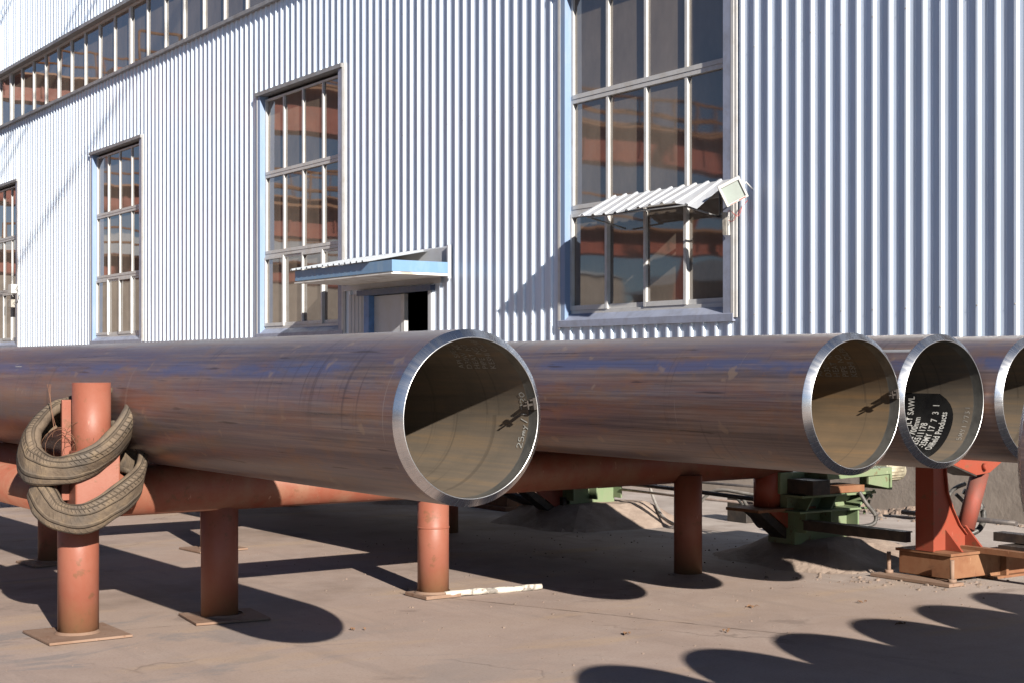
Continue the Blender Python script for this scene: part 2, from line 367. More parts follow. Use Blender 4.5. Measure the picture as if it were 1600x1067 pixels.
def curve_pts(pts, n=8, closed=False):
    P = [Vector(p) for p in pts]; out = []; m = len(P)
    rng = m if closed else m - 1
    for i in range(rng):
        if closed: p0, p1, p2, p3 = P[(i - 1) % m], P[i], P[(i + 1) % m], P[(i + 2) % m]
        else: p0, p1, p2, p3 = P[max(i - 1, 0)], P[i], P[i + 1], P[min(i + 2, m - 1)]
        for k in range(n):
            t = k / n
            out.append(.5 * ((2 * p1) + (p2 - p0) * t + (2 * p0 - 5 * p1 + 4 * p2 - p3) * t * t + (3 * p1 - p0 - 3 * p2 + p3) * t ** 3))
    if not closed: out.append(P[-1])
    return out

# ------------------------------------------------------------------ ground
def ground_z(x, y): return 0.0
g = MB(); g.box(-400, 400, -400, 400, -1, 0); tag(g.build('ground', M['ground']), kind='structure')

# ------------------------------------------------------------------ factory building
fac = thing('factory_building', 'long white corrugated factory hall with tall windows behind the pipes', 'building')
PITCH = .25; PH = 14.254
def profile(t0, t1):
    """outline (t, o) of the corrugated sheet between t0 and t1"""
    pts = []
    k0 = math.floor((t0 - PH) / PITCH) - 1; k1 = math.ceil((t1 - PH) / PITCH) + 1
    raw = []
    for k in range(k0, k1 + 1):
        c = PH + k * PITCH
        raw += [(c - .034, 0), (c - .016, .031), (c + .016, .031), (c + .036, 0), (c + .118, 0), (c + .124, .004), (c + .132, .004), (c + .138, 0)]
    def at(t):
        for (a, oa), (b, ob) in zip(raw, raw[1:]):
            if a <= t <= b: return oa + (ob - oa) * (t - a) / max(b - a, 1e-9)
        return 0
    return [(t0, at(t0))] + [p for p in raw if t0 < p[0] < t1] + [(t1, at(t1))]
def corrugated(mb, t0, t1, z0, z1, off=0.0):
    P = profile(t0, t1); prev = None
    for t, o in P:
        cur = (mb.pt((t, o + off, z0)), mb.pt((t, o + off, z1)))
        if prev: mb.face([prev[0], cur[0], cur[1], prev[1]])
        prev = cur
WC = [-5.05, 5.62, 16.33, 27.2, 37.85, 48.5, 59.2, 69.9]           # window centres along the wall
HW, ZB, ZT = 1.9, 2.29, 7.50
D0, D1, DT = 22.03, 24.39, 3.02
T0, T1 = -14.0, 80.0; ZP = .95; BZ0, BZ1, ZR = 9.36, 11.10, 16.5
wm = MB(True)
opens = sorted([(c - HW, c + HW, ZB, ZT) for c in WC] + [(D0, D1, ZP, DT)])
t = T0
for a, b, z0, z1 in opens:
    corrugated(wm, t, a, ZP, BZ0)
    if z0 > ZP: corrugated(wm, a, b, ZP, z0)
    corrugated(wm, a, b, z1, BZ0); t = b
corrugated(wm, t, T1, ZP, BZ0)
corrugated(wm, T0, T1, BZ1, ZR)
wall = wm.build('wall', M['sheet'], fac)
pl = MB(True)
pl.box(T0, D0, -.25, .035, -.3, ZP); pl.box(D1, T1, -.25, .035, -.3, ZP); pl.box(D0, D1, -.25, .03, -.3, .05)
pl.build('plinth', M['plinth'], fac)
ws = MB(True)                                                       # other walls and roof: a real hall behind the facade
ws.box(T0 - .1, T1, -30.2, -30, -.2, ZR); ws.box(T0 - .3, T0 - .02, -30.2, -.02, -.2, ZR); ws.box(T1 + .02, T1 + .3, -30.2, -.02, -.2, ZR)
ws.box(T0, T1, -.5, -.3, BZ0 - .2, BZ0 - .05)
ws.build('rear_wall', M['white'], fac)
rf = MB(True); rf.prism([(T0 - .6, ZR + .01), (T1 + .6, ZR + .01), (T1 + .6, ZR + .3), (T0 - .6, ZR + .3)], 'y', -30.6, .5)
rf.build('roof', M['roof'], fac)
hf = MB(True); hf.box(T0, T1, -30, -.26, .002, .02); hf.build('hall_floor', M['dark'], fac)

def window(tc, i):
    """4 x 3 lights: two fixed rows over a row of sliding sashes; jambs and trims as sub-parts"""
    a, b = tc - HW, tc + HW; gi = .13                                # glass half-recess
    f = MB(True)
    ga, gb, g0, g1 = a + .16, b - .12, ZB + .20, ZT - .10
    # frame members stand 5 cm proud of the glass
    f.box(ga, ga + .05, -gi, -.075, g0, g1); f.box(gb - .05, gb, -gi, -.075, g0, g1)
    f.box(ga, gb, -gi, -.077, g1 - .04, g1 - .001); f.box(ga + .05, gb - .05, -gi, -.070, g0, g0 + .055)
    for z in (5.78, 4.09):
        f.box(ga + .05, gb - .05, -gi, -.073, z - .065, z - .006); f.box(ga + .05, gb - .05, -gi, -.066, z + .0, z + .065)
        f.box(ga + .05, gb - .05, -gi, -.079, z - .006, z)
    wcol = (gb - ga) / 4
    for k in (1, 2, 3):
        t = ga + k * wcol
        f.box(t - .026, t + .026, -gi, -.080, 5.845, g1 - .04); f.box(t - .026, t + .026, -gi, -.080, 4.155, 5.715)
    fr = f.build('window', M['alu'], fac)
    for k, fwd in ((0, 0), (1, 1), (2, 0), (3, 1)):                  # sliding sashes, every other one in front
        t0, t1 = ga + k * wcol, ga + (k + 1) * wcol; s = MB(True)
        if fwd: t0 -= .03; t1 += .01
        oa, ob = ((-.10, -.055) if fwd else (-gi - .012, -.095)); sw = .055 if fwd else .035; z0, z1 = g0 + .058, 4.022
        s.box(t0, t0 + sw, oa, ob, z0, z1); s.box(t1 - sw, t1, oa, ob, z0, z1)
        s.box(t0 + sw, t1 - sw, oa, ob - .002, z0, z0 + .07); s.box(t0 + sw, t1 - sw, oa, ob - .002, z1 - .05, z1)
        s.build('sash', M['alu'], fr)
    p = MB(True)
    for k in range(4):                                              # every light is its own pane, a hair out of true
        for (z0, z1) in ((g0 + .05, 4.03), (4.15, 5.72), (5.84, g1 - .03)):
            t0, t1 = ga + k * wcol + .012, ga + (k + 1) * wcol - .012; e = [random.uniform(-.004, .004) for _ in range(4)]
            base = -gi + (.025 if (k % 2 and z0 < 4) else .008)
            i4 = [p.pt((t0, base + e[0], z0)), p.pt((t1, base + e[1], z0)), p.pt((t1, base + e[1] + e[2] - e[0], z1)), p.pt((t0, base + e[2], z1))]
            p.face(i4)
    po = p.build('pane', M['glass'], fr)
    sm_ = po.modifiers.new('thickness', 'SOLIDIFY'); sm_.thickness = .006; sm_.offset = -1
    bk = MB(True); bk.box(a + .02, b - .02, -.30, -.16, ZB + .02, ZT - .02); bk.build('dark_backing', M['dark'], fr)  # dark slab behind the panes, paints the unlit room
    j = MB(True)                                                    # reveals
    j.box(b - .12, b - .005, -.15, .045, ZB + .05, ZT - .03); j.build('jamb', M['trimblue'], fr); j = MB(True); j.box(a + .005, a + .155, -.15, .045, ZB + .05, ZT - .03)
    j.build('jamb', M['sillblue'], fr)
    tr = MB(True)
    tr.box(b - .004, b + .055, -.02, .05, ZB - .02, ZT + .02); tr.build('trim', M['alu'], fr); tr = MB(True); tr.box(a - .05, a + .004, -.02, .048, ZB + .05, ZT + .05)
    tr.box(a - .10, a - .052, -.02, .038, ZB + .05, ZT + .05)
    tr.build('trim', M['alu'], fr)
    hd = MB(True); hd.box(a - .03, b + .06, -.15, .085, ZT - .028, ZT + .05); hd.build('head_flashing', M['alu_grey'], fr)
    si = MB(True)
    si.prism([(-.14, g0 + .002), (-.062, g0 + .002), (.055, ZB + .10), (.055, ZB + .0), (-.14, ZB + .0)], 'x', a - .04, b + .06)
    si.build('sill', M['sillblue'], fr)
for i, c in enumerate(WC): window(c, i)

sc = MB(True)
for zz in (2.365, 5.86, 8.05, 12.4):
    k = math.ceil((0 - PH) / PITCH)
    while PH + k * PITCH < 52:
        t = PH + k * PITCH; k += 2
        if any(a - .1 < t < b + .1 and z0 - .1 < zz < z1 + .1 for a, b, z0, z1 in opens): continue
        q = [sc.pt((t + .011 * math.cos(j * 1.0472), .0312, zz + .011 * math.sin(j * 1.0472))) for j in range(6)]; c_ = sc.pt((t, .041, zz))
        for j in range(6): sc.face([q[j], q[(j + 1) % 6], c_])
so = sc.build('screw', M['gadget'], fac); so['kind'] = 'stuff'

# high ribbon window
bw = MB(True); gp = MB(True)
bw.box(T0, T1, -.13, -.07, BZ0 + .06, BZ0 + .12); bw.box(T0, T1, -.13, -.07, BZ1 - .10, BZ1 - .04)
k0 = int((T0 - 37.05) / 1.186); k1 = int((T1 - 37.05) / 1.186)
for k in range(k0, k1 + 1):
    t = 37.05 + k * 1.186; th = .07 if k % 9 == 0 else .03
    bw.box(t - th, t + th, -.14, -.06 if th > .05 else -.068, BZ0 + .12, BZ1 - .10)
    e = [random.uniform(-.005, .005) for _ in range(3)]
    i4 = [gp.pt((t + th, -.118 + e[0], BZ0 + .1)), gp.pt((t + 1.156, -.118 + e[1], BZ0 + .1)), gp.pt((t + 1.156, -.118 + e[1] + e[2] - e[0], BZ1 - .08)), gp.pt((t + th, -.118 + e[2], BZ1 - .08))]
    gp.face(i4)
rib = bw.build('window', M['alu'], fac); tag(rib, 'long ribbon window high under the eaves')
gpo = gp.build('pane', M['glass'], rib); s_ = gpo.modifiers.new('thickness', 'SOLIDIFY'); s_.thickness = .006; s_.offset = -1
b2 = MB(True); b2.box(T0, T1, -.34, -.17, BZ0 - .04, BZ1 + .04); b2.build('dark_backing', M['dark'], rib)  # same painted darkness behind the ribbon panes
tr = MB(True); tr.box(T0, T1, -.13, .12, BZ0 - .02, BZ0 + .058); tr.box(T0, T1, -.13, .11, BZ1 - .038, BZ1 + .06); tr.build('head_flashing', M['alu_grey'], rib)

# door and its canopy
dh = MB(True); dh.box(D0 - .08, D1 + .22, -.02, .10, DT, DT + .10); dh.build('door_header', M['navy'], fac)
dj = MB(True); dj.box(D1 - .17, D1 + .02, -.2, .055, .05, DT - .002); dj.build('door_jamb', M['jambblue'], fac)
dj = MB(True); dj.box(D0 - .03, D0 + .07, -.2, .055, .05, DT - .002); dj.build('door_jamb', M['white'], fac)
dd = MB(True); dd.box(D1 - 1.18, D1 - .172, -.12, -.06, .06, DT - .01); dr = dd.build('door', M['white'], fac, .004)
dd = MB(True); dd.box(D1 - 1.30, D1 - 1.182, -.13, -.05, .06, DT - .01); dd.build('door_stile', M['alu'], dr)
pn = MB(True); pn.box(D1 + .03, D1 + .62, .04, .046, ZP, 3.06)
for k in range(4): pn.box(D1 + .10 + k * .14, D1 + .125 + k * .14, .046, .056, ZP, 3.06)
pn.build('side_panel', M['white'], fac)
C0, C1, CP = 21.41, 24.95, 1.2
ca = MB(True)
ca.box(C0, C1, CP - .03, CP, 3.285, 3.475)                             # front fascia
ca.box(C0 - .03, C0 - .001, .04, CP, 3.285, 3.475)                     # near side
ca.box(C1 + .001, C1 + .03, .04, CP, 3.285, 3.475)
can = ca.build('canopy', M['blue'], fac)
cu = MB(True); cu.box(C0 - .02, C1 + .02, .04, CP - .032, 3.262, 3.282); cu.box(C0 - .035, C1 + .035, .04, CP + .012, 3.240, 3.260); cu.build('soffit', M['soffit'], can)
cf = MB(True)
cf.prism([(.036, 3.50), (.05, 3.50), (.05, 3.74), (.036, 3.76)], 'x', C0 - .03, C1 + .05)
cf.box(C0 - .04, C0 + .0, .036, .10, 3.2, 3.77)
cf.box(D0 - .35, C1 + .3, .036, .044, 3.14, 3.24)
cf.build('flashing', M['white'], can)
cr = MB(True)                                                       # ribbed roof sheet, front edge overhanging the fascia
def roofsheet(mb, t0, t1, o0, z0, o1, z1, pitch=.21, rh=.032, bend=None, off=0.0):
    prof = []; t = t0
    while t < t1 - 1e-6:
        prof += [(t, 0), (t + pitch * .62, 0), (t + pitch * .72, rh), (t + pitch * .88, rh), (t + pitch * .98, 0)]; t += pitch
    prof.append((t1, 0)); prof = [p for p in prof if p[0] <= t1]
    rows = []
    for k in range(5):
        f = k / 4; row = []
        for (t, h) in prof:
            dz = bend(t, f) if bend else 0
            row.append(mb.pt((t, o0 + (o1 - o0) * f, z0 + (z1 - z0) * f + h + dz + off)))
        rows.append(row)
    for a, b in zip(rows, rows[1:]):
        for i in range(len(prof) - 1): mb.face([a[i], a[i + 1], b[i + 1], b[i]])
roofsheet(cr, C0 + .7, C1 + .1, CP + .07, 3.482, .055, 3.72)
cro = cr.build('roof_sheet', M['roof'], can); q = cro.modifiers.new('thickness', 'SOLIDIFY'); q.thickness = .004

# awning over the sliding lights of the nearest window
aw = MB(True)
roofsheet(aw, 14.42, 16.98, .66, 3.845, .06, 4.17, .25, .024, bend=lambda t, f: (.10 * max(0, (15.0 - t) / .6) ** 2 * -1 + .02 * math.sin(t * 3)) * (1 - f))
awo = aw.build('awning', M['white'], fac); q = awo.modifiers.new('thickness', 'SOLIDIFY'); q.thickness = .003
ab = MB(True)
for t in (14.75, 16.75):
    ab.tube([(t, -.05, 3.70), (t, .58, 3.815)], .013, 6); ab.tube([(t, .05, 4.13), (t, .58, 3.82)], .011, 6)
ab.tube([(14.55, .58, 3.825), (16.85, .58, 3.835)], .014, 6); ab.tube([(14.75, -.05, 3.70), (14.75, -.05, 4.12)], .013, 6)
ab.build('bracket', M['alu_grey'], awo)

# ------------------------------------------------------------------ small things on the facade
fl = thing('floodlight', 'white square floodlight tilted on the wall beside the corrugated awning', 'floodlight')
def frame_mesh(c, u, v, n, pts_boxes):
    mb = MB()
    for (u0, u1, v0, v1, n0, n1) in pts_boxes:
        i = [mb.pt(c + u * a + v * b + n * d) for (a, b, d) in ((u0, v0, n0), (u1, v0, n0), (u1, v1, n0), (u0, v1, n0), (u0, v0, n1), (u1, v0, n1), (u1, v1, n1), (u0, v1, n1))]
        for q in ((0, 3, 2, 1), (4, 5, 6, 7), (0, 1, 5, 4), (1, 2, 6, 5), (2, 3, 7, 6), (3, 0, 4, 7)): mb.face([i[k] for k in q])
    return mb
fc = wl(14.0, .42, 3.945)
fn = (Vector((-.50, -.80, -.22))).normalized(); fu0 = Vector((0, 0, 1)).cross(fn).normalized(); fv0 = fn.cross(fu0)
ra = R(28); fu = fu0 * math.cos(ra) + fv0 * math.sin(ra); fv = fv0 * math.cos(ra) - fu0 * math.sin(ra)
frame_mesh(fc, fu, fv, fn, [(-.155, .155, -.15, -.122, -.02, .035), (-.155, .155, .105, .15, -.02, .035), (-.155, -.125, -.122, .105, -.02, .035), (.125, .155, -.122, .105, -.02, .035), (-.148, .148, -.143, .143, -.055, -.021)]).build('lamp_case', M['lamp'], fl, .006)
frame_mesh(fc, fu, fv, fn, [(-.124, .124, -.121, .104, -.018, .012)]).build('lamp_glass', M['lampglass'], fl)
frame_mesh(fc, fu, fv, fn, [(.02, .115, -.142, -.13, .0352, .0362), (-.11, -.01, -.142, -.136, .0352, .0362)]).build('marking', M['redmark'], fl)
bk = MB(); bk.tube([fc - fn * .03, fc - fn * .03 + fu * .2 + Vector((0, 0, .02)), wl(14.03, .04, 4.00)], .012, 6); bk.build('mounting_arm', M['alu'], fl)
gb = thing('control_gear_box', 'small grey ballast box dangling by wires below the floodlight', 'box')
gc = wl(14.44, .12, 3.58); gu = Vector((.15, -.98, -.1)).normalized(); gv = Vector((.2, -.18, -.95)).normalized(); gn = gu.cross(gv).normalized(); gv = gn.cross(gu)
frame_mesh(gc, gu, gv, gn, [(-.045, .02, -.15, .15, -.03, .03)]).build('box_body', M['gadget'], gb, .004)
frame_mesh(gc, gu, gv, gn, [(.022, .045, -.15, .15, -.02, .02), (.046, .052, -.1, -.07, -.01, .01)]).build('side_plate', M['alu'], gb)
wr = MB(); wr.tube(curve_pts([gc + Vector((0, 0, .1)), gc + Vector((-.05, -.12, .16)), gc + Vector((0, -.22, .08)), wl(14.2, .05, 3.8)]), .004, 5)
wr.tube(curve_pts([gc + Vector((0, -.03, .05)), gc + Vector((-.03, -.16, .02)), gc + Vector((0, -.26, .16)), wl(14.1, .06, 3.86)]), .004, 5); wr.build('wire', M['redmark'], gb)
lb = thing('wall_box', 'small white box with loose wires beside the window at the left edge', 'box')
m_ = MB(True); m_.box(46.62, 46.98, .05, .22, 3.98, 4.26); m_.build('box_body', M['lamp'], lb, .01)
m_ = MB(True); m_.box(46.92, 47.22, -.05, .14, 3.55, 3.80); m_.build('lower_box', M['gadget'], lb, .01)
m_ = MB(True); m_.tube([wl_ for wl_ in [(46.6, .1, 4.1), (46.35, .09, 4.18), (46.3, .06, 3.9), (46.5, .06, 3.7), (46.9, .06, 3.7)]], .008, 5); m_.build('wire', M['hose'], lb)

# ------------------------------------------------------------------ pipes
RO, RL, RI = .40, .3635, .359
def lathe(profile_, seg, uvs=None, closed=False):
    """profile (r, y); revolve about Y; UV u = angle/2pi, v = arc length"""
    mb = MB(); rows = []
    L = [0]
    for a, b in zip(profile_, profile_[1:]): L.append(L[-1] + math.hypot(a[0] - b[0], a[1] - b[1]))
    for r, y in profile_: rows.append([mb.pt((r * math.cos(2 * math.pi * j / seg), y, r * math.sin(2 * math.pi * j / seg))) for j in range(seg)])
    for k in range(len(rows) - 1):
        for j in range(seg):
            j2 = (j + 1) % seg
            mb.face([rows[k][j], rows[k][j2], rows[k + 1][j2], rows[k + 1][j]], 0, True,
                    [(j / seg, L[k]), ((j + 1) / seg, L[k]), ((j + 1) / seg, L[k + 1]), (j / seg, L[k + 1])])
    return mb
PL = 11.8; SEG = 128
def orient(mb):       # keep outward normals for smooth shading
    return mb
def bent(o, deg0, y0, rad, shear=0.0):
    """wrap a flat text mesh (x = along, y = up) round the inside of the bore"""
    for v in o.data.vertices:
        a = R(deg0) + v.co.x / rad; v.co = Vector((rad * math.cos(a), y0 + v.co.y + shear * v.co.x, rad * math.sin(a)))
def text_on_bore(body, size, deg0, y0, mat, parent, name='stencil', rad=RI - .0025, align='LEFT', space=1.05, xs=1.0, bold=.004, shear=0.0):
    cu = bpy.data.curves.new('lettering', 'FONT'); cu.body = body; cu.size = size; cu.align_x = align; cu.space_character = space; cu.offset = bold * size * 2
    tmp = bpy.data.objects.new('lettering', cu); scene.collection.objects.link(tmp)
    dg = bpy.context.evaluated_depsgraph_get(); me = bpy.data.meshes.new_from_object(tmp.evaluated_get(dg))
    bpy.data.objects.remove(tmp); bm = bmesh.new(); bm.from_mesh(me)
    for _ in range(1): bmesh.ops.subdivide_edges(bm, edges=[e for e in bm.edges if e.calc_length() > .012], cuts=1)
    bmesh.ops.triangulate(bm, faces=bm.faces[:]); bm.to_mesh(me); bm.free()
    for v in me.vertices: v.co.x *= xs
    me.materials.clear(); me.materials.append(mat)
    o = bpy.data.objects.new(name, me); scene.collection.objects.link(o); bent(o, deg0, y0, rad, shear); o.parent = parent; return o
def strokes_on_bore(strokes, deg0, y0, wdt, mat, parent, name='chalk_writing', rad=RI - .0025):
    mb = MB()
    for st in strokes:
        pts = curve_pts([(x, y, 0) for x, y in st], 5)
        pv = None
        for k, p in enumerate(pts):
            d = (pts[min(k + 1, len(pts) - 1)] - pts[max(k - 1, 0)]); d.z = 0; d.normalize(); n = Vector((-d.y, d.x, 0)) * wdt * .5
            cur = [mb.pt(p + n), mb.pt(p - n)]
            if pv: mb.face([pv[0], cur[0], cur[1], pv[1]])
            pv = cur
    o = mb.build(name, mat, parent); bent(o, deg0, y0, rad); return o

shell_prof = [(RI, .075), (RI, PL - .05), (RL, PL), (RL + .004, PL), (RO, PL - .032), (RO, .034)]
shell_prof = [(RO, .034), (RO, 3), (RO, 6), (RO, 9), (RO, PL - .034), (RL + .002, PL), (RI, PL)]
def make_pipe(i):
    root = bpy.data.objects.new('steel_pipe', None); scene.collection.objects.link(root)
    mb = lathe([(RO, .034), (RO, 3), (RO, 6), (RO, 9), (RO, PL - .034), (RL + .002, PL), (RI, PL)], SEG); mb.build('shell', M['scale'][i % 4], root)
    mb = lathe([(RI, PL), (RI, 6), (RI, .072)], SEG); mb.build('bore', M['inner'] if i != 1 else M['inner_pale'], root)
    mb = lathe([(RI, .072), (RI + .0006, .070), (RI + .0008, .001)], SEG); mb.build('ground_band', M['clean'], root)
    mb = lathe([(RI + .0008, .001), (RI + .002, 0.0), (RL, 0.0), (RL + .0006, .0006)], SEG); mb.build('root_face', M['land'], root)
    mb = lathe([(RL + .0006, .0006), (RO - .0015, .032), (RO, .034)], SEG); mb.build('bevel', M['bevel'], root)
    return root
def lug(parent, deg):
    mb = MB(); a = R(deg); rd = Vector((math.cos(a), 0, math.sin(a))); tg = Vector((-math.sin(a), 0, math.cos(a))); yy = Vector((0, 1, 0)); c = rd * (RI - .012)
    def bx(r0, r1, t0, t1, y0, y1):
        i = [mb.pt(c + rd * p + tg * q + yy * s) for (p, q, s) in ((r0, t0, y0), (r1, t0, y0), (r1, t1, y0), (r0, t1, y0), (r0, t0, y1), (r1, t0, y1), (r1, t1, y1), (r0, t1, y1))]
        for q in ((0, 3, 2, 1), (4, 5, 6, 7), (0, 1, 5, 4), (1, 2, 6, 5), (2, 3, 7, 6), (3, 0, 4, 7)): mb.face([i[k] for k in q])
    bx(-.004, .012, -.028, .028, .004, .034); bx(-.03, -.004, -.006, .004, .01, .03); bx(-.036, -.028, -.02, .022, .008, .032); bx(-.02, -.004, .016, .024, .006, .03)
    bx(-.055, -.036, -.003, .003, .014, .024); bx(-.045, -.036, .012, .016, .012, .03)
    return mb.build('earthing_lug', M['black'], parent)
PIPES = [(3.658, 5.536, 1.452, 'large steel pipe in front, nearest its end to the tyre-wrapped post'),
         (6.328, 5.674, 1.474, 'second steel pipe from the left, across the gap from the nearest pipe'),
         (7.140, 5.715, 1.478, 'steel pipe with white stencilled letters on black inside its mouth'),
         (7.950, 5.640, 1.480, 'steel pipe at the right edge, its mouth cut by the frame'),
         (8.765, 5.660, 1.484, 'steel pipe just outside the right edge, seen only by its shadow')]
roots = []
PIPES[0] = (3.658, 5.536, 1.452, 'big bare steel pipe lying alone behind the post wrapped in tyres')
for i, (x, y, z, lab) in enumerate(PIPES):
    r = make_pipe(i); r.location = (x, y, z); tag(r, lab, 'pipe', 'large steel pipes on the rack'); roots.append(r)
# stencils and chalk in the mouths (y = metres in from the end)
for (ri, y0, d0, sh) in ((0, .222, 38.6, -.52), (1, .283, 25.2, -.14)):
    lines = ['KESHI OILFIELD', 'PIPE  NO', 'HEAT  NO', 'D30W  NO', 'API SPEC 5L']
    for k, tx in enumerate(lines): text_on_bore(tx, .068, d0 + (0 if k < 4 else .5), y0 + k * .0675, M['stencil_grey'], roots[ri], bold=.003, xs=.60, shear=sh)
# black lacquer patch with white stencil in the third pipe
mb = MB(); rows = []
for k in range(25):
    a = R(-116 + k * 5.1); y0 = .205
    e = abs((k - 12) / 12) ** 6 * .12
    rows.append([mb.pt(((RI - .0012) * math.cos(a), yy, (RI - .0012) * math.sin(a))) for yy in (y0 + e, .5, .9 - e)])
for a, b in zip(rows, rows[1:]):
    for j in range(2): mb.face([a[j], b[j], b[j + 1], a[j + 1]], 0, True)
mb.build('lacquer_patch', M['patch'], roots[2])
for s, y0, d1, sz, xq in (('Oilfield Products', .262, -12, .070, .57), ('-25MY 17  7  3  1', .328, -4, .070, .60), ('25511178', .394, -24, .074, .55), ('L 12 700mm', .460, -18, .070, .58), ('JLT SAWL', .524, 3, .070, .62)):
    text_on_bore(s, sz, d1, y0, M['stencil'], roots[2], align='RIGHT', bold=.008, xs=xq)
def digits():
    S = {'2': [[(0, .8), (.25, 1), (.5, .75), (.3, .4), (0, 0), (.55, .05)]], '5': [[(.5, 1), (.1, .95), (.08, .55), (.4, .6), (.5, .25), (.25, 0), (0, .1)]],
         'm': [[(0, 0), (.05, .5), (.1, .3), (.25, .5), (.3, 0)], [(.3, .3), (.45, .5), (.52, 0)]], 'y': [[(0, .5), (.2, .1)], [(.45, .5), (.2, .1), (0, -.4)]],
         '/': [[(0, -.2), (.4, 1.1)]], '1': [[(.2, 1), (.2, 0)]], '7': [[(0, .9), (.5, .95), (.25, 0)]], '0': [[(.25, 1), (0, .6), (.2, 0), (.5, .4), (.28, 1)]],
         'S': [[(.5, .9), (.2, 1), (.05, .7), (.4, .4), (.3, 0), (0, .1)]], 'M': [[(0, 0), (.1, 1), (.3, .3), (.5, 1), (.6, 0)]], 'Y': [[(0, 1), (.25, .5)], [(.5, 1), (.2, 0)]], '3': [[(0, .9), (.4, .9), (.2, .55), (.45, .3), (.2, 0), (0, .1)]]}
    return S
def scribble(txt, h, adv, deg0, y0, mat, root, w=.005):
    S = digits(); st = []; x = 0
    for c in txt:
        for s in S[c]: st.append([(x + px * h, py * h) for px, py in s])
        x += adv * h
    strokes_on_bore(st, deg0, y0, w, mat, root)
scribble('25my/1720', .042, .72, -24, .085, M['chalk'], roots[0])
scribble('5MY17731', .035, .85, -42, .095, M['stencil_grey'], roots[2], .003)
lug(roots[0], 10); lug(roots[1], 9)
# small chalk tick on the shell of the first pipe
mb = MB()
for (y0, a0, dy, da) in ((5.68, 146, .05, 3), (5.72, 146, .05, 3), (5.66, 143.5, .16, 0), (5.80, 139, .04, 2.5)):
    pv = None
    for k in range(6):
        a = R(a0 + da * k / 5); yy = y0 + dy * k / 5; rr = RO + .0012
        cur = [mb.pt((rr * math.cos(a), yy - .008, rr * math.sin(a))), mb.pt((rr * math.cos(a + .012), yy + .008, rr * math.sin(a + .012)))]
        if pv: mb.face([pv[0], cur[0], cur[1], pv[1]])
        pv = cur
mb.build('chalk_mark', M['chalk'], roots[0])
mb = MB(); rows = []
for y in (.036, .3, .6, 1, 2, 4, 8, PL - .04):
    rows.append([mb.pt(((RO + hh) * math.cos(R(a_)), y, (RO + hh) * math.sin(R(a_)))) for a_, hh in ((129.4, -.001), (130.0, .0028), (131.8, .0034), (132.6, .0028), (133.2, -.001))])
for a, b in zip(rows, rows[1:]):
    for j in range(4): mb.face([a[j], a[j + 1], b[j + 1], b[j]], 0, True)
mb.build('weld_seam', M['alu_grey'], roots[2])
# the front row: lies to the right of the photographer, only its far ends reach the picture and throw their shadows
fr0 = None
for k in range(7):
    r = bpy.data.objects.new('steel_pipe', None) if k else make_pipe(3)
    if k:
        scene.collection.objects.link(r)
        for ch in fr0.children:
            c = ch.copy(); scene.collection.objects.link(c); c.parent = r
    else: fr0 = r
    r.location = ((3.256, 4.2, 5.0, 5.8, 6.6, 7.4, 8.2)[k], (2.11, 2.12, 2.15, 2.22, 2.32, 2.45, 2.6)[k], 1.47); r.rotation_euler = (0, 0, math.pi)
    tag(r, ['dark steel pipe cut off by the right edge, closest to the camera'][0] if k == 0 else 'steel pipe of the near row standing right of the frame', 'pipe', 'steel pipes in the near row')

# ------------------------------------------------------------------ pipe rack (welded tube frame)
rack = thing('pipe_rack', 'red welded tube rack on round posts carrying the large pipes', 'pipe rack')
BZ, BR = .888, .160
def beam(p0, p1, r, mat, name, seg=40):
    m = MB(); m.tube([p0, p1], r, seg); return m.build(name, mat, rack)
beam((3.12, 9.2, BZ), (9.32, 9.2, BZ), BR, M['red_beam'], 'cross_beam')
beam((3.12, 12.75, BZ), (9.32, 12.75, BZ), BR, M['red_beam'], 'cross_beam')
beam((3.12, 16.3, BZ), (9.32, 16.3, BZ), BR, M['red_beam'], 'cross_beam')
for x in (3.05, 4.07):
    beam((x, 9.22, .866), (x, 16.4, .866), .138, M['red_beam'], 'side_rail')
def post(x, y, r, z1, plate=None, seg=36, mat='red'):
    m = MB(); m.tube([(x, y, .0), (x, y, z1)], r, seg)
    # weld ring
    if plate == 'weld': 
        m.tube([(x, y, .50), (x, y, .504), (x, y, .510), (x, y, .514)], [r, r + .006, r + .005, r], seg, 0, False)
    o = m.build('post', M[mat], rack)
    return o
def base_plate(parent, x, y, sx, sy, rot, th=.02):
    m = MB(); c, s = math.cos(rot), math.sin(rot)
    pts = [(x + a * c - b * s, y + a * s + b * c) for a, b in ((-sx, -sy), (sx, -sy), (sx, sy), (-sx, sy))]
    m.prism(pts, 'z', .004, th)
    m.tube([(x, y, th + .001), (x, y, th + .016)], [.142, .124], 30, 0, False)
    return m.build('base_plate', M['rustplate'], parent, .003)
p1 = post(3.092, 9.197, .127, .95); base_plate(p1, 3.07, 9.15, .26, .27, R(0))
p2 = post(4.067, 9.241, .124, .80); base_plate(p2, 4.09, 9.22, .25, .23, R(-8))
p3 = post(5.758, 9.247, .116, .80, 'weld'); base_plate(p3, 5.74, 9.22, .15, .15, R(0), .03)
p4 = post(8.118, 9.089, .115, .80)
for (x, y) in ((4.03, 12.66), (5.55, 12.75), (8.1, 12.75), (4.05, 16.3), (8.1, 16.3), (3.07, 16.3), (3.07, 12.75)):
    p = post(x, y, .12, .80)
    if x < 7: base_plate(p, x, y, .24, .22, R(3))
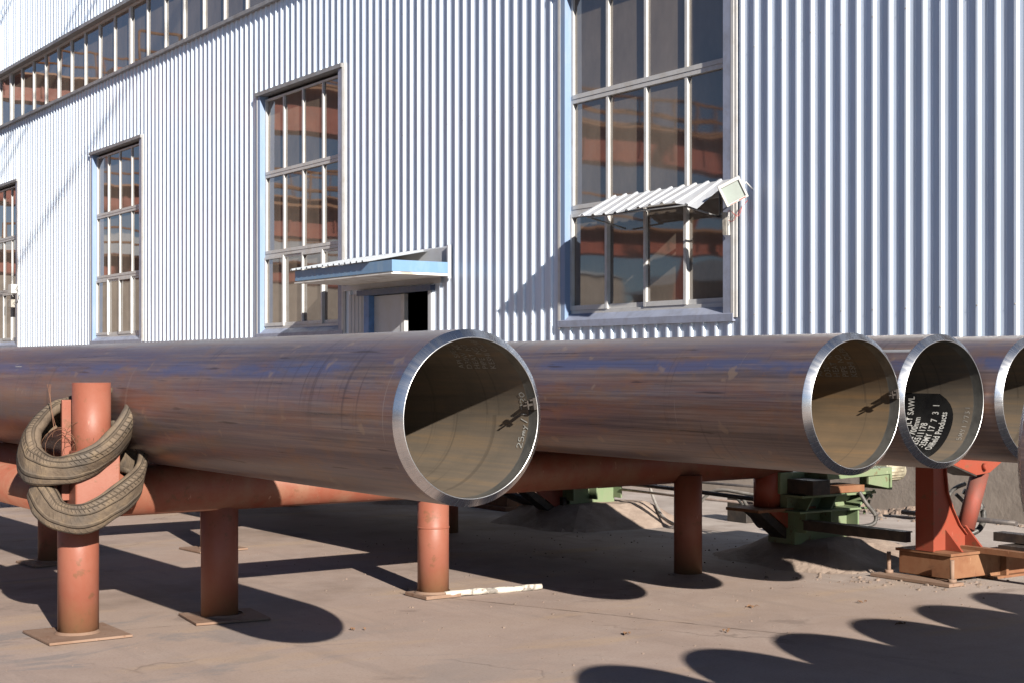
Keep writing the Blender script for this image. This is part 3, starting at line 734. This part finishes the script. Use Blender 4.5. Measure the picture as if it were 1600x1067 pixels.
# stop stub and plate beside the outer pipe
st = MB(); st.tube([(3.105, 8.99, 1.0), (3.105, 8.99, 1.588)], .117, 40)
sto = st.build('stop_stub', M['red'], rack)
sp = MB(); sp.prism([(2.945, .86), (3.075, .86), (3.075, 1.482), (2.945, 1.482)], 'y', 9.06, 9.085); sp.build('stop_plate', M['red'], rack, .003)
cp = MB(); cp.prism([(2.975, 8.90), (3.235, 8.84), (3.24, 9.08), (3.0, 9.2)], 'z', .78, 1.17); cp.build('corner_block', M['red'], rack, .01)
wd = MB()
for k in range(26): wd.tube([(3.012 + .002 * (k % 2), 9.052, .90 + k * .022), (3.016, 9.052, .908 + k * .022)], .006 + .002 * (k % 3), 6)
wd.build('weld_bead', M['rustplate'], rack)
# cantilever seats on the machine line at the far end of each beam
for y in (9.2, 12.75):
    c = MB(); c.tube([(9.13, y, .48), (9.13, y, .80)], .118, 32); c.build('post', M['red_deep'], rack)
    c = MB(); c.box(8.83, 9.52, y - .2, y + .2, .452, .478); c.build('seat_plate', M['rust'], rack, .003)
    c = MB(); c.prism([(9.02, .449), (9.50, .449), (9.50, .12)], 'y', y - .14, y - .12); c.build('gusset', M['red_deep'], rack)
    c = MB(); c.prism([(8.90, .449), (9.01, .449), (9.50, .118), (9.50, .02)], 'y', y - .12, y + .06); c.box(9.44, 9.53, y - .2, y + .12, .0, .3); c.build('strut', M['black'], rack)

# ------------------------------------------------------------------ rack of the near row (outside the frame)
nr = thing('pipe_trestle', 'red tube trestle carrying the near row of pipes', 'trestle')
m_ = MB(); m_.tube([(2.9, -1.2, .90), (8.9, -1.2, .90)], .16, 24); m_.build('cross_beam', M['red_beam'], nr)
m_ = MB(); m_.tube([(2.9, -6.2, .90), (8.9, -6.2, .90)], .16, 24); m_.build('cross_beam', M['red_beam'], nr)
for x in (3.6, 8.2):
    for y in (-1.2, -6.2):
        m_ = MB(); m_.tube([(x, y, 0), (x, y, .85)], .12, 24); m_.build('post', M['red'], nr)

# ------------------------------------------------------------------ tyres round the stop post
CV_R = Vector((math.cos(R(-34.967)), math.sin(R(-34.967)), 0)); CV_F = Vector((-CV_R.y, CV_R.x, 0))
def tyre(name, label, ctrl, width, thick, twist, lean, tp=(.30, .22)):
    """a worn tyre casing squeezed round the post: closed loop, rounded section with hollow inside"""
    c0 = Vector((3.10, 9.08, 0)); P = []
    for u, wv, z in ctrl: P.append(c0 + CV_R * u - CV_F * wv + Vector((0, 0, z)))
    path = curve_pts(P, 9, True); n = len(path); cen = sum(path, Vector()) / n
    mb = MB(); rows = []; acc = 0; us = []
    sec = []                                                        # C section: tread outside, two sidewalls, open inside
    K = 20
    for k in range(K + 1):
        a = -math.pi * .80 + 1.60 * math.pi * k / K
        x = math.cos(a); y = math.sin(a)
        sx = (abs(x) ** .62) * (1 if x > 0 else -1); sy = (abs(y) ** .62) * (1 if y > 0 else -1)
        sec.append((sx, sy))
    inner = [(x * .80 - (.04 if x < 0 else 0), y * .86) for x, y in reversed(sec)]
    full = sec + inner
    for k in range(n):
        p = path[k]; d = (path[(k + 1) % n] - path[k - 1]).normalized()
        out = (p - cen); out.z *= lean; out = (out - d * out.dot(d)).normalized()
        wd = d.cross(out).normalized()
        if wd.z < 0: wd = -wd
        ta = twist(k / n); out2 = out * math.cos(ta) + wd * math.sin(ta); wd2 = wd * math.cos(ta) - out * math.sin(ta)
        wf = 1 - tp[0] * math.exp(-((k / n - .14) / .10) ** 2) + tp[1] * (math.exp(-((k / n - .90) / .09) ** 2) + .7 * math.exp(-((k / n - .36) / .08) ** 2)); wob = 1 + .10 * math.sin(k * .21 + 1) + .04 * math.sin(k * .9)
        rows.append([mb.pt(p + out2 * (x * thick * wob * (1 - .45 * math.exp(-((k / n - .55) / .16) ** 2))) + wd2 * (y * width * wf * .5 * (1 + .05 * math.sin(k * .37 + 1)))) for x, y in full])
        us.append(acc); acc += (path[(k + 1) % n] - p).length
    us.append(acc); F = len(full)
    for k in range(n):
        a, b = rows[k], rows[(k + 1) % n]
        for j in range(F):
            j2 = (j + 1) % F; v0 = j / K if j <= K else .02; v1 = (j + 1) / K if j < K else .02
            mb.face([a[j], a[j2], b[j2], b[j]], 0, True, [(us[k], v0), (us[k], v1), (us[k + 1], v1), (us[k + 1], v0)])
    o = mb.build(name, M['tyre']); tag(o, label, 'tyre', 'worn tyres hung on the stop post')
    return o
tyre('worn_tyre', 'dusty worn tyre squeezed round the upper part of the red post, the higher of two',
     [(-.28, .19, 1.10), (-.15, .245, 1.055), (.02, .265, 1.075), (.17, .22, 1.16), (.262, .10, 1.29), (.25, -.02, 1.40), (.16, -.10, 1.43), (.0, -.18, 1.38), (-.14, -.14, 1.40), (-.24, -.02, 1.36), (-.315, .09, 1.22)],
     .25, .056, lambda f: .55 * math.sin(2 * math.pi * f + 2.6) + .15 * math.sin(6 * math.pi * f), .35, (.30, .48))
tyre('worn_tyre', 'dusty worn tyre sagging low round the red post below another tyre, the lower of two',
     [(-.20, .19, .87), (-.10, .25, .785), (.07, .28, .765), (.21, .23, .84), (.325, .11, .95), (.325, -.02, 1.07), (.2, -.15, 1.12), (.0, -.21, 1.08), (-.15, -.17, 1.03), (-.235, .0, 1.01), (-.245, .12, .95)],
     .20, .054, lambda f: .45 * math.sin(2 * math.pi * f + 2.0) + .12 * math.sin(6 * math.pi * f + 1), .35, (.10, .12))
wi = MB(); base = Vector((3.0, 9.0, 0))
def wp(u, wv, z): return Vector((3.10, 9.08, 0)) + CV_R * u - CV_F * wv + Vector((0, 0, z))
for _ in range(3):
    wi.tube(curve_pts([wp(-.14 + random.uniform(-.01, .01), .16, 1.30), wp(-.16, .17, 1.42), wp(-.168 + random.uniform(-.006, .006), .17, 1.50), wp(-.175 + random.uniform(-.02, .01), .17, 1.58)]), .0018, 5)
for k in range(9):
    cx, cz, rr = random.uniform(-.12, .02), random.uniform(1.12, 1.3), random.uniform(.05, .11)
    a0 = random.uniform(0, 6.28)
    wi.tube([wp(cx + rr * math.cos(a0 + j * .35), .17 + .01 * math.sin(j + k), cz + rr * 1.1 * math.sin(a0 + j * .35)) for j in range(random.randint(8, 15))], .0016, 4)
tag(wi.build('wire_tangle', M['wire']), 'rusty loose tangle of wire on the post between the tyres', 'wire')

# ------------------------------------------------------------------ things on the ground
sk = MB(); pts = []
for k in range(15):
    f = k / 14; pts.append(Vector((5.763 + .815 * f, 9.096 - .078 * f + .022 * math.sin(f * math.pi), .024 + .004 * math.sin(f * 7))))
sk.tube(pts, [.024 + .003 * math.sin(k * 1.7) for k in range(15)], 10)
tag(sk.build('broken_pole', M['stick']), 'white peeling pole lying on the ground beside a red post', 'pole')
def rock(mb, x, y, r, z=0):
    n = 7; top = []; ring = []
    a0 = random.uniform(0, 6)
    for j in range(n):
        a = a0 + 2 * math.pi * j / n; q = r * random.uniform(.7, 1.2)
        ring.append(mb.pt((x + q * math.cos(a), y + q * math.sin(a), z - .002))); top.append(mb.pt((x + q * .6 * math.cos(a), y + q * .6 * math.sin(a), z + r * random.uniform(.5, .9))))
    c = mb.pt((x, y, z + r * .9))
    for j in range(n):
        k = (j + 1) % n; mb.face([ring[j], ring[k], top[k], top[j]]); mb.face([top[j], top[k], c])
gr = MB()
for _ in range(170):
    a = random.gauss(0, 1); x = 9.15 + random.gauss(0, .22) + .25 * a; y = 7.75 + random.gauss(0, .16) - .30 * a; rock(gr, x, y, random.choice((.005, .007, .010, .018)) * random.uniform(.7, 1.2))
for _ in range(420):
    x = random.uniform(5.0, 10.5); y = random.uniform(6.6, 12.5); rock(gr, x, y, random.choice((.004, .006, .009)) * random.uniform(.7, 1.4))
for _ in range(90): rock(gr, random.uniform(2, 6), random.uniform(6, 9), random.uniform(.003, .006))
for _ in range(160):
    t = random.uniform(9.5, 14); rock(gr, 13.45 - abs(random.gauss(0, .12)), t, random.uniform(.006, .025))
tag(gr.build('rubble', M['stone']), 'scattered crumbs of concrete and gravel on the yard', None, None, 'stuff')
for (x, y, r_, lab) in ((13.1, 11.9, .22, 'pale rubble heap at the foot of the wall behind the red cylinder'), (13.1, 10.9, .16, 'small rubble heap at the foot of the wall near the right edge')):
    hm = MB(); 
    for _ in range(60):
        a = random.uniform(0, 6.28); d = abs(random.gauss(0, .45)) ; rock(hm, x + d * .5 * math.cos(a), y + d * math.sin(a), random.uniform(.03, .09) * max(.3, 1 - d), max(0, r_ * .5 * (1 - d * 1.6)))
    tag(hm.build('rubble_heap', M['stone']), lab, 'rubble')
lf = [(5.9, 7.2), (6.5, 6.9), (7.6, 6.45), (7.3, 7.5), (4.6, 8.3), (8.1, 7.2)]
lm = MB()
for x, y in lf:
    for _ in range(3):
        a = random.uniform(0, 6.28); r_ = random.uniform(.015, .03); dx, dy = math.cos(a) * r_, math.sin(a) * r_; ox, oy = random.uniform(-.04, .04), random.uniform(-.03, .03)
        i4 = [lm.pt((x + ox - dx, y + oy - dy, .006)), lm.pt((x + ox + dy * .5, y + oy - dx * .5, .018)), lm.pt((x + ox + dx, y + oy + dy, .008)), lm.pt((x + ox - dy * .5, y + oy + dx * .5, .02))]; lm.face(i4)
lo = lm.build('leaf_litter', M['leafy']); lo.modifiers.new('thickness', 'SOLIDIFY').thickness = .002
tag(lo, 'dry leaf scraps dotted over the concrete yard', None, None, 'stuff')

for a, b in (((5.62, 9.5), (6.92, 6.2)), ((1.6, 9.35), (4.6, 9.02))):
    m = MB(); rnd = random.Random(3); n = 60; prev = None; A = Vector((*a, 0)); B = Vector((*b, 0)); pd = (B - A).normalized(); pn_ = Vector((-pd.y, pd.x, 0)); off = 0
    for k in range(n + 1):
        off = off * .8 + rnd.uniform(-.006, .006); w_ = rnd.uniform(.0015, .005) * (1 if a[0] > 3 else .6); p = A.lerp(B, k / n) + pn_ * off
        cur = (m.pt(p + pn_ * w_ + Vector((0, 0, .003))), m.pt(p - pn_ * w_ + Vector((0, 0, .003))))
        if prev: m.face([prev[0], cur[0], cur[1], prev[1]])
        prev = cur
    tag(m.build('slab_joint', M['stone']), kind='structure')
# ------------------------------------------------------------------ concrete footings, roller machines
def footing(x0, x1, y0, y1, h, slope, label, seed):
    rnd = random.Random(seed); mb = MB(); nx, ny = 22, 22; rows = []
    for i in range(nx + 1):
        row = []
        for j in range(ny + 1):
            fx, fy = i / nx, j / ny; x = x0 - slope + (x1 - x0 + 2 * slope) * fx; y = y0 - slope + (y1 - y0 + 2 * slope) * fy
            dx = max(x0 - x, x - x1, 0); dy = max(y0 - y, y - y1, 0); d = math.hypot(dx, dy) if (dx and dy) else max(dx, dy)
            z = h * max(0, 1 - d / (slope * (.86 + .12 * math.sin(x * 5 + seed) * math.cos(y * 4))))
            if z > 0: z += rnd.uniform(-.006, .006) + .012 * math.sin(x * 9 + seed) * math.sin(y * 8)
            row.append(mb.pt((x, y, max(z, 0) - .004 if d < slope else -.01)))
        rows.append(row)
    for i in range(nx):
        for j in range(ny): mb.face([rows[i][j], rows[i + 1][j], rows[i + 1][j + 1], rows[i][j + 1]], 0, False)
    o = mb.build('concrete_footing', M['mound']); return tag(o, label, 'footing', 'sloped concrete footings under the machines')
footing(9.38, 10.05, 8.72, 9.45, .20, .56, 'cracked sloped concrete mound under the green machine between the right posts', 3)
footing(9.45, 10.4, 12.3, 13.2, .23, .50, 'sloped concrete mound under the green machine left of the middle posts', 5)
footing(9.5, 10.3, 15.9, 16.8, .23, .50, 'sloped concrete mound of the farthest green machine behind the big pipe', 8)
def roller(label, y0, first):
    r = thing('roller_machine', label, 'machine', 'green pipe roller machines'); X = 9.24 if first else 9.48
    b = MB(); b.box(X, X + .66, y0 + .13, y0 + .45, .16, .44)
    for dx in (0, .31, .645): b.box(X + dx, X + dx + .018, y0, y0 + .128, .27, .44)
    b.build('base_box', M['green'], r, .003)
    b = MB(); b.box(X - .10, X + .72, y0 - .03, y0 + .6, .443, .460); b.build('flange', M['green'], r, .002)
    b = MB()
    b.prism([(X - .06, .462), (X + .66, .462), (X + .84, .57), (X - .06, .57)], 'y', y0 + .16, y0 + .5)
    for dx in (.0, .30): b.prism([(X + dx, .462), (X + dx + .018, .462), (X + dx + .10, .57), (X + dx + .08, .57)], 'y', y0, y0 + .158)
    b.prism([(X + .64, .462), (X + .67, .462), (X + .84, .57), (X + .78, .57)], 'y', y0, y0 + .158)
    b.box(X - .06, X + .86, y0 - .02, y0 + .5, .572, .592); b.build('cradle', M['green'], r, .002)
    b = MB(); b.box(X + .20, X + .72, y0 - .01, y0 + .3, .595, .655); b.build('packing_plate', M['rust'], r, .003)
    b = MB(); b.prism([(X + .20, .72), (X + 1.02, .74), (X + 1.02, .80), (X + .20, .78)], 'y', y0 - .06, y0 + .4)
    b.prism([(X + .74, .66), (X + 1.02, .61), (X + 1.02, .738), (X + .74, .73)], 'y', y0 - .04, y0 - .015)
    b.box(X + 1.0, X + 1.022, y0 - .06, y0 + .3, .60, .74); b.build('top_channel', M['green'], r, .002)
    b = MB(); b.box(X - .02, X + .19, y0 - .10, y0 + .2, .60, .725); b.build('clamp_block', M['black'], r, .004)
    b = MB(); b.box(X - .1, X + .2, y0 + .2, y0 + .5, .595, .78); b.build('gear_housing', M['green'], r, .01)
    b = MB(); b.tube([(X + 1.23, y0 + .25, .735), (X + 1.46, y0 + .25, .735)], .088, 24); b.tube([(X + 1.46, y0 + .25, .735), (X + 1.50, y0 + .25, .735)], [.092, .070], 24)
    for k in range(20):
        a = 2 * math.pi * k / 20; b.tube([(X + 1.25, y0 + .25 + .09 * math.cos(a), .735 + .09 * math.sin(a)), (X + 1.44, y0 + .25 + .09 * math.cos(a), .735 + .09 * math.sin(a))], .006, 4)
    b.build('motor', M['motor'], r)
    b = MB()
    for k in range(5): b.tube([(X + .69 + k * .03, y0 - .03, .40 + k * .045), (X + .70 + k * .03, y0 - .03, .43 + k * .045)], .012, 6)
    b.build('valve_block', M['green'], r)
    return r
roller('green roller machine on a mound between the right-hand posts, motor at its right', 8.85, True)
roller('green roller machine seen under the beam right of the largest pipe mouth', 12.42, False)
roller('green roller machine farthest back, mostly hidden behind the largest pipe mouth', 16.0, False)

ch = MB(); ch.box(9.22, 9.28, 7.76, 8.86, .30, .375); ch.box(9.20, 9.30, 7.76, 8.86, .376, .386)
tag(ch.build('channel_bar', M['black']), 'black steel channel running from the green machine to the red stand', 'steel bar')
ch = MB(); ch.tube([(9.45, 12.95, .16), (9.2, 14.4, .50)], .05, 4); tag(ch.build('channel_bar', M['black']), 'black slanting steel bar behind the lower edge of the largest pipe mouth', 'steel bar')
for (x, z, r_, mt, y0, y1, lab) in ((10.15, .527, .013, 'conduit_d', 9.9, 12.6, 'dark conduit, uppermost of three running behind the middle post'), (10.12, .425, .012, 'conduit', 10.0, 12.4, 'brown conduit, middle of three running behind the middle post'), (10.12, .365, .014, 'conduit', 10.2, 12.4, 'pale brown conduit, lowest of three running behind the middle post')):
    c = MB(); c.tube([(x, y0, z), (x, (y0 + y1) / 2, z - .008), (x, y1, z)], r_, 10); tag(c.build('steel_conduit', M[mt]), lab, 'conduit', 'conduits linking the machines')
c = MB(); c.tube([(10.35, 8.75, .40), (10.4, 7.6, .395)], .022, 10); tag(c.build('steel_conduit', M['conduit_d']), 'dark conduit running from the green machine behind the red column', 'conduit')
c = MB(); c.tube([(9.35, 9.35, .50), (9.7, 12.3, .505)], .02, 10); tag(c.build('steel_conduit', M['conduit_d']), 'thin dark pipe reaching the seat plate of the right-hand rack post', 'conduit')
def hose(pts, r_, mt, lab):
    h = MB(); h.tube(curve_pts(pts, 8), r_, 10); tag(h.build('hose', M[mt]), lab, 'hose')
hose([(10.5, 12.45, .62), (10.5, 12.40, .45), (10.45, 12.25, .25), (10.3, 11.9, .08), (10.1, 11.3, .03), (9.8, 10.9, .02)], .016, 'hose_grey', 'pale grey hose drooping to the ground right of the middle green machine')
hose([(10.1, 11.25, .20), (10.1, 11.1, .34), (10.1, 10.97, .43), (10.1, 10.8, .467), (10.1, 10.6, .462), (10.1, 10.34, .445), (10.0, 10.1, .43)], .017, 'hose_grey', 'grey hose arching up just right of the middle post')
hose([(9.95, 10.36, .43), (9.95, 10.29, .345), (9.95, 10.20, .228), (9.95, 10.12, .176), (9.95, 10.06, .24), (9.95, 10.09, .34), (9.9, 10.1, .43)], .018, 'hose', 'black hose looping below the seat plate of the right-hand post')
hose([(10.0, 10.5, .42), (10.0, 10.33, .30), (10.0, 10.25, .22), (10.0, 10.2, .30), (9.95, 10.2, .43)], .014, 'hose', 'thin dusty hose behind the looping black hose at the right-hand post')
hose([(9.85, 8.8, .60), (9.89, 8.76, .50), (9.96, 8.72, .40), (9.95, 8.72, .33), (9.86, 8.75, .305), (9.72, 8.82, .31)], .018, 'hose', 'black hose hooking down beside the green machine with the motor')
hose([(10.06, 8.12, .36), (10.13, 8.1, .55), (10.23, 8.1, .65), (10.38, 8.1, .69)], .018, 'hose', 'black hose arching behind the red column to the cylinder')
hose([(10.36, 8.1, .63), (10.44, 8.03, .57), (10.475, 7.98, .43), (10.44, 8.0, .31), (10.34, 8.06, .26)], .026, 'hose', 'thick black hose hanging behind the slanted cylinder')
hose([(10.34, 8.16, .60), (10.42, 8.12, .50), (10.43, 8.1, .36), (10.34, 8.14, .24)], .016, 'hose', 'thin black hose beside the thick hose behind the cylinder')
bx = MB(); bx.box(11.2, 11.5, 11.6, 11.9, .0, .27); tag(bx.build('steel_block', M['black'], None, .006), 'small black block standing on the pale concrete behind the hoses', 'block')
bx = MB(); bx.box(11.75, 12.0, 11.6, 11.85, .0, .22); tag(bx.build('steel_block', M['black'], None, .006), 'smaller black block half hidden by the black looping hose', 'block')
rb = MB()
rb.box(9.86, 10.14, 14.2, 15.0, .05, .20); rb.box(10.20, 10.5, 14.2, 15.0, .05, .19); rb.box(9.8, 10.55, 14.15, 15.1, .0, .05)
tag(rb.build('rusty_skid', M['rust'], None, .006), 'rusty orange base beam glimpsed low behind the largest pipe mouth', 'skid')

# red stand with the hydraulic cylinder
sd_ = thing('red_stand', 'tall red steel stand on a rusty base box at the right', 'stand')
b = MB(); b.box(9.35, 9.80, 7.43, 7.94, .035, .212); b.build('base_box', M['rust'], sd_, .006)
b = MB(); b.box(9.33, 9.82, 7.41, 7.96, .214, .236); b.build('top_plate', M['rust'], sd_, .003)
FL = [(9.475, 1.05), (9.48, .85), (9.50, .70), (9.56, .57), (9.65, .43), (9.79, .30), (9.80, .238)]
b = MB(); b.prism([(9.34, .238), (9.34, 1.05)] + FL, 'y', 7.60, 7.73)
co = b.build('column', M['red_deep'], sd_, .003)
b = MB(); b.prism([(9.325, .238), (9.325, 1.05), (9.338, 1.05), (9.338, .238)], 'y', 7.575, 7.752); b.build('flange', M['red_deep'], sd_)
b = MB(); b.prism([(x + .012, z) for x, z in FL] + [(x + .001, z) for x, z in FL[::-1]], 'y', 7.575, 7.752); b.build('curved_flange', M['red_deep'], sd_)
b = MB(); b.prism([(7.598, .238), (7.44, .238), (7.598, .40)], 'x', 9.50, 9.52); b.build('gusset', M['red_deep'], sd_)
b = MB(); b.prism([(7.60, .238), (7.42, .238), (7.60, .42)], 'x', 9.74, 9.76); b.build('gusset', M['red_deep'], sd_)
for (x, y) in ((9.30, 8.0), (9.28, 7.36)):
    b = MB(); b.tube([(x, y, .0), (x, y, .20)], .017, 10); b.tube([(x, y, .026), (x, y, .055)], .035, 6); b.build('anchor_bolt', M['rustplate'], sd_)
b = MB(); b.box(9.17, 9.345, 7.30, 8.08, .004, .03); b.build('foot_plate', M['rustplate'], sd_, .003)
ra_ = thing('channel_track', 'rusty channel rails running right from the base of the red stand', 'track')
b = MB(); b.box(9.83, 13.4, 7.46, 7.50, .02, .21); b.box(9.83, 13.4, 7.40, 7.56, .001, .02); b.box(9.83, 13.4, 7.40, 7.56, .211, .228)
for k in range(8): b.box(10.0 + k * .42, 10.03 + k * .42, 7.40, 7.458, .022, .21)
b.build('rail', M['rust'], ra_)
b = MB(); b.box(9.70, 9.76, 6.3, 7.60, .255, .262); b.box(9.68, 9.70, 6.3, 7.60, .22, .262); b.build('angle_bar', M['rust'], ra_)
b = MB(); b.box(9.76, 10.5, 7.0, 7.30, .236, .29); b.box(9.9, 10.02, 6.9, 7.45, .30, .37); b.box(10.3, 10.42, 6.9, 7.45, .30, .37); b.build('clamp_bar', M['black'], ra_)
cy = thing('hydraulic_cylinder', 'slanted red hydraulic cylinder with a bolted wing plate beside the red column', 'cylinder')
b = MB(); b.tube([(10.13, 7.9, .34), (10.32, 7.9, .80)], .074, 28); b.tube([(10.09, 7.9, .24), (10.13, 7.9, .34)], .05, 16); b.build('barrel', M['cylinder'], cy)
b = MB(); b.prism([(9.74, .905), (10.07, .798), (10.24, .812), (10.45, .92), (10.60, 1.05), (9.74, 1.05)], 'y', 7.74, 7.77); b.build('wing_plate', M['red_deep'], cy, .003)
b = MB(); b.prism([(9.74, .893), (10.07, .786), (10.07, .797), (9.74, .904)], 'y', 7.74, 7.98); b.build('wing_flange', M['black'], cy)
b = MB(); b.tube([(10.156, 7.70, .865), (10.156, 7.74, .865)], .028, 12); b.build('bolt', M['red_deep'], cy)

# ------------------------------------------------------------------ gantry crane beyond the left edge (seen mirrored in the panes)
cn = thing('gantry_crane', 'orange gantry crane with handrails mirrored in the factory windows', 'crane')
def girder(y, z0, z1, rail=True, dep=.7):
    g_ = MB(); g_.box(-14, 11.3, y, y + dep, z0, z1); g_.box(-14, 10.6, y - .12, y + dep + .12, z1, z1 + .10); g_.box(-14, 10.6, y - .12, y + dep + .12, z0 - .10, z0)
    for k in range(16): g_.box(-13.8 + k * 1.6, -13.72 + k * 1.6, y - .10, y - .001, z0, z1)
    g_.build('girder', M['crane'], cn)
    if rail:
        h = MB()
        for dz in (.55, 1.15): h.tube([(-14, y - .3, z1 + dz), (10.6, y - .3, z1 + dz)], .05, 6)
        for k in range(13): h.tube([(-14 + k * 2.05, y - .3, z1), (-14 + k * 2.05, y - .3, z1 + 1.15)], .045, 6)
        h.box(-14, 10.6, y - .9, y - .13, z1 - .06, z1 + .02); h.build('handrail', M['crane_y'], cn)
girder(45.5, 10.6, 11.2); girder(42, 9.2, 10.35); girder(42, 5.9, 6.7)
girder(60, 8.3, 9.2); girder(60.5, 5.5, 6.3); girder(61, 12.7, 13.6)
for x in (-13.5, -3.2, 9.6):
    l = MB(); l.tube([(x + .2, 41.2, 0), (x - .8, 42.4, 8.1)], .34, 4, sm=False); l.tube([(x + .2, 47.6, 0), (x - .8, 46.4, 8.6)], .34, 4, sm=False); l.box(x - .2, x + .6, 40.8, 48, .2, .8); l.build('leg', M['crane'], cn)

# high gantry over the yard: above and beside the frame, it throws the thin diagonal shadows on the facade
yc = thing('yard_crane', 'high lattice gantry above the yard whose thin bars shade the facade diagonally', 'crane')
def lattice(y, z, h_, r_, x1=12.2):
    m = MB()
    for dz in (0, h_): m.tube([(-14, y, z + dz), (x1, y, z + dz)], r_, 6)
    n = 34
    for k in range(n):
        a, b = -14 + (x1 + 14) * k / n, -14 + (x1 + 14) * (k + 1) / n
        m.tube([(a, y, z + (0 if k % 2 else h_)), (b, y, z + (h_ if k % 2 else 0))], r_ * .6, 5)
    m.build('boom', M['crane'], yc)
lattice(8.1, 20.9, .25, .04); lattice(17.3, 20.9, .75, .06); lattice(29.0, 20.9, .35, .04)
m = MB(); m.box(-14.4, -14.0, 7.5, 30, 20.6, 21.3); m.build('end_beam', M['crane'], yc)
m = MB(); m.box(-2.4, -2.0, 7.5, 30, 20.2, 20.8); m.build('end_beam', M['crane'], yc)
for x in (-14.2, -2.2):
    for y in (8, 29.5):
        m = MB(); m.box(x - .25, x + .25, y - .25, y + .25, 0, 20.2); m.build('leg', M['crane'], yc)

# unseen halls added across the yard and beyond the cranes to brown the lower panes' reflections
for (lab, x0, x1, y0, y1, h_) in (('unseen low brown hall added across the yard for the reflections in the lower panes', -62, -46, -40, 90, 7.5), ('unseen long brown hall added beyond the cranes for the reflections in the lower panes', -60, 12.5, 108, 126, 10)):
    hh = thing('reflection_hall', lab, 'building')
    m = MB(); m.box(x0, x1, y0, y1, -.2, h_); m.build('wall', M['plinth'], hh)
    m = MB(); m.prism([(x0 - .5, h_ + .01), (x1 + .5, h_ + .01), ((x0 + x1) / 2, h_ + 2.2)], 'y', y0 - .5, y1 + .5); m.build('roof', M['roof'], hh)
    m = MB()
    if x1 - x0 < 30:
        for k in range(9): m.box(x1 + .001, x1 + .06, y0 + 6 + k * 14, y0 + 11 + k * 14, 0, 4.2)
    else:
        for k in range(5): m.box(x0 + 6 + k * 14, x0 + 11 + k * 14, y0 - .06, y0 - .001, 0, 4.2)
    m.build('door', M['dark'], hh)
